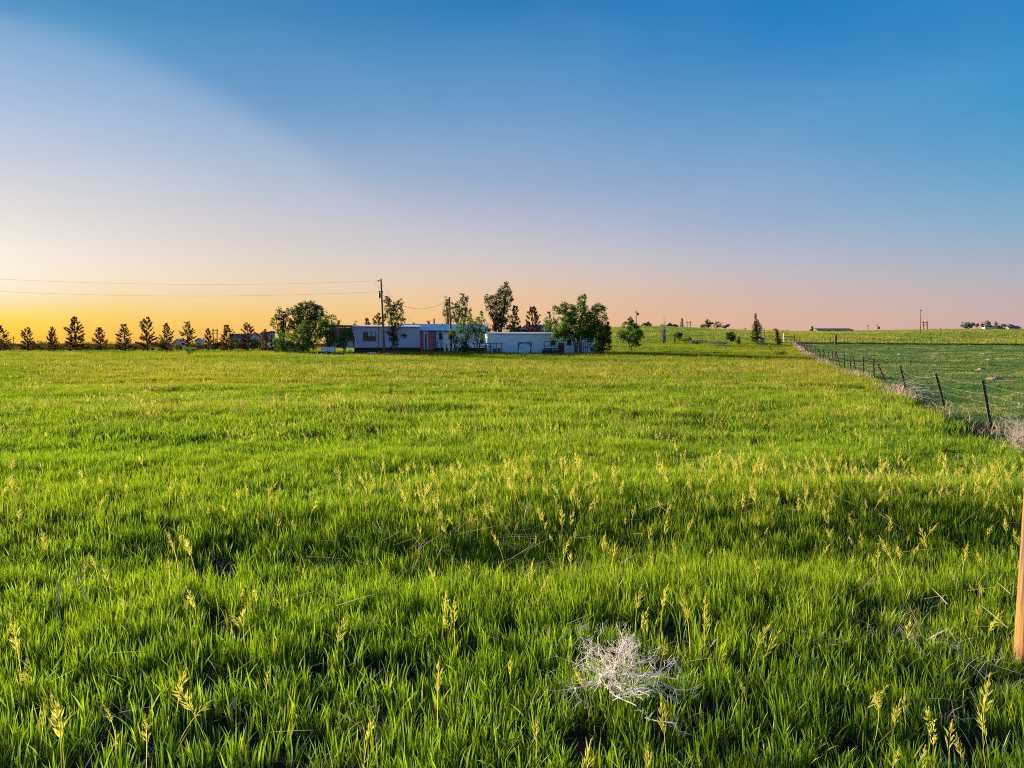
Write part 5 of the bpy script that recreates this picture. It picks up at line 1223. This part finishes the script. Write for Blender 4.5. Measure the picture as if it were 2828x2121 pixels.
# ------------------------------------------------------------------ foreground things
def tumbleweed(label, c, rad, nstem, seed, mt, flat=1.0, extra=()):
    random.seed(seed); b = Vector(c); t_ = thing('tumbleweed', label, 'tumbleweed', b); m = MB()
    core = Vector((0, 0, rad * .42))
    def branch(p, d, L, r, lvl):
        pts = [p]; rs = [r]; n = 5 if lvl < 2 else 3; dd_ = d.copy()
        for i in range(n):
            dd_ = (dd_ + Vector((random.gauss(0, .19), random.gauss(0, .19), random.gauss(.02, .20)))).normalized()
            p = p + dd_ * L / n; 
            if p.z < .02: p.z = .02
            pts.append(p); rs.append(r * (1 - .55 * (i + 1) / n))
        m.tube(pts, rs, 5 if lvl < 2 else 4)
        if lvl < 3:
            for k in range(random.choice((3, 4, 4, 5)) if lvl == 0 else random.choice((2, 3, 3))):
                i = random.randint(1, n); nd = (dd_ * .6 + Vector((random.gauss(0, .75), random.gauss(0, .75), random.gauss(.05, .7)))).normalized()
                branch(pts[i], nd, L * random.uniform(.32, .6), rs[i] * .8, lvl + 1)
    for k in range(nstem):
        a = random.uniform(0, 6.28); e = random.uniform(-.15, 1.45)
        d = Vector((math.cos(a) * math.cos(e), math.sin(a) * math.cos(e), math.sin(e) * flat + .05)).normalized()
        j_ = Vector((random.gauss(0, .22), random.gauss(0, .22), random.gauss(0, .16))) * rad; branch(core + j_, d, rad * random.uniform(.5, 1.0), .0033, 0)
    for (dx, dz, L) in extra:
        d = Vector((dx, -.25, dz)).normalized(); branch(core + d * rad * .4, d, L * .8, .0030, 0)
    m.obj('twigs', mt, t_)
def build_foreground():
    pale = mat('tumbleweed twig', (.88, .79, .73), .85, .22, 40, .1)
    d = ray(1702, 1905); t = (CAMH - .20) / -d.z; x, y = d.x * t, d.y * t
    tumbleweed('dry white tumbleweed caught in the green grass', (x, y, gzf(x, y) + .10), .285, 36, 21, pale, extra=[(-.9, .02, .34), (.8, .40, .34), (.9, .25, .30), (-.6, .5, .24), (.1, 1, .22)])
    y = 12.0; x = P(2820, 1215, y).x
    tumbleweed('pale tangled tumbleweed resting by the fence, cut by the right edge', (x, y, gzf(x, y) + .05), .48, 60, 22, mat('tan twig', (.55, .42, .36), .85, .22, 40, .1), .9)
    for px, py, lb, sd in ((170, 1690, 'single bleached forked weed stem standing in the grass at left', 5), (205, 1660, 'second thin bleached weed stem right of the forked one', 8), (1295, 1255, 'small grey dead weed with curled tips above the grass', 9)):
        dd_ = ray(px, py); t = (CAMH - .15) / -dd_.z; x, y = dd_.x * t, dd_.y * t; random.seed(sd)
        t_ = thing('dead_weed', lb, 'weed', (x, y, gzf(x, y))); m = MB(); p = Vector((0.03, 0, 0)); pts = [p]
        for i in range(6): p = p + Vector((random.gauss(-.006, .012), random.gauss(0, .01), .055)); pts.append(p)
        m.tube(pts, [.0035, .0033, .003, .0028, .0025, .002, .0015], 5)
        for i in (2, 3, 4, 5, 5, 6):
            q = pts[i]; dv = Vector((random.gauss(0, .7), random.gauss(0, .3), .8)).normalized(); m.tube([q, q + dv * .05, q + dv * .08 + Vector((0, 0, .02))], [.002, .0016, .001], 4)
        m.obj('twigs', mat('grey twig', (.50, .45, .50), .85, .2, 30, .1), t_)
    # wooden post at the right edge
    y = 3.98; x = P(2807, 1840, y).x + .105; z = gzf(x, y); pm, t_n, b_ = newmat('yellow pine post')
    tcn = t_n.nodes.new('ShaderNodeTexCoord'); mp = t_n.nodes.new('ShaderNodeMapping'); mp.inputs[3].default_value = (17, 17, .9); t_n.links.new(tcn.outputs['Object'], mp.inputs[0])
    n1 = t_n.nodes.new('ShaderNodeTexNoise'); n1.inputs['Scale'].default_value = 2.2; n1.inputs['Detail'].default_value = 6; t_n.links.new(mp.outputs[0], n1.inputs['Vector'])
    cr = t_n.nodes.new('ShaderNodeValToRGB'); e = cr.color_ramp.elements; e[0].position = .38; e[0].color = (.035, .012, .003, 1); e[1].position = .56; e[1].color = (.23, .095, .005, 1)
    t_n.links.new(n1.outputs[0], cr.inputs[0])
    sp = t_n.nodes.new('ShaderNodeSeparateXYZ'); t_n.links.new(tcn.outputs['Object'], sp.inputs[0])
    n2 = t_n.nodes.new('ShaderNodeTexNoise'); n2.inputs['Scale'].default_value = 9; n2.inputs['Detail'].default_value = 4; t_n.links.new(tcn.outputs['Object'], n2.inputs['Vector'])
    ma = t_n.nodes.new('ShaderNodeMath'); ma.operation = 'MULTIPLY_ADD'; ma.inputs[1].default_value = -.22; t_n.links.new(n2.outputs[0], ma.inputs[0]); t_n.links.new(sp.outputs[2], ma.inputs[2])
    mr = t_n.nodes.new('ShaderNodeMapRange'); mr.inputs[1].default_value = .10; mr.inputs[2].default_value = .02; t_n.links.new(ma.outputs[0], mr.inputs[0])
    mx = t_n.nodes.new('ShaderNodeMix'); mx.data_type = 'RGBA'; mx.inputs[7].default_value = (.16, .05, .025, 1); t_n.links.new(mr.outputs[0], mx.inputs[0]); t_n.links.new(cr.outputs[0], mx.inputs[6]); t_n.links.new(mx.outputs[2], b_.inputs['Base Color']); b_.inputs['Roughness'].default_value = .7
    bp = t_n.nodes.new('ShaderNodeBump'); bp.inputs['Strength'].default_value = .8; bp.inputs['Distance'].default_value = .012; t_n.links.new(n1.outputs[0], bp.inputs['Height']); t_n.links.new(bp.outputs[0], b_.inputs['Normal'])
    t_ = thing('fence_post', 'thick yellow wooden post cut by the right edge, reddish at its foot', 'post', (x, y, z))
    m = MB(); m.tube([(-.006, 0, -.3), (.0, 0, .02), (.010, 0, .6), (.026, 0, 1.58), (.0265, 0, 1.61)], [.108, .105, .103, .100, .088], 28); m.obj('post', pm, t_, True)
    m = MB(); m.box((-.104, -.05, .93), (-.07, -.02, 1.03)); m.obj('bracket', BLACK, t_); m = MB(); m.tube([(-.10, -.07, .95), (-.08, -.05, .95)], .022, 8); m.obj('insulator', WHITE, t_)

random.seed(12); build_buildings()
random.seed(3); build_trees()
random.seed(4); build_poles()
random.seed(6); build_fences()
random.seed(8); build_foreground()
random.seed(9); build_grass()
random.seed(10); build_seeds()
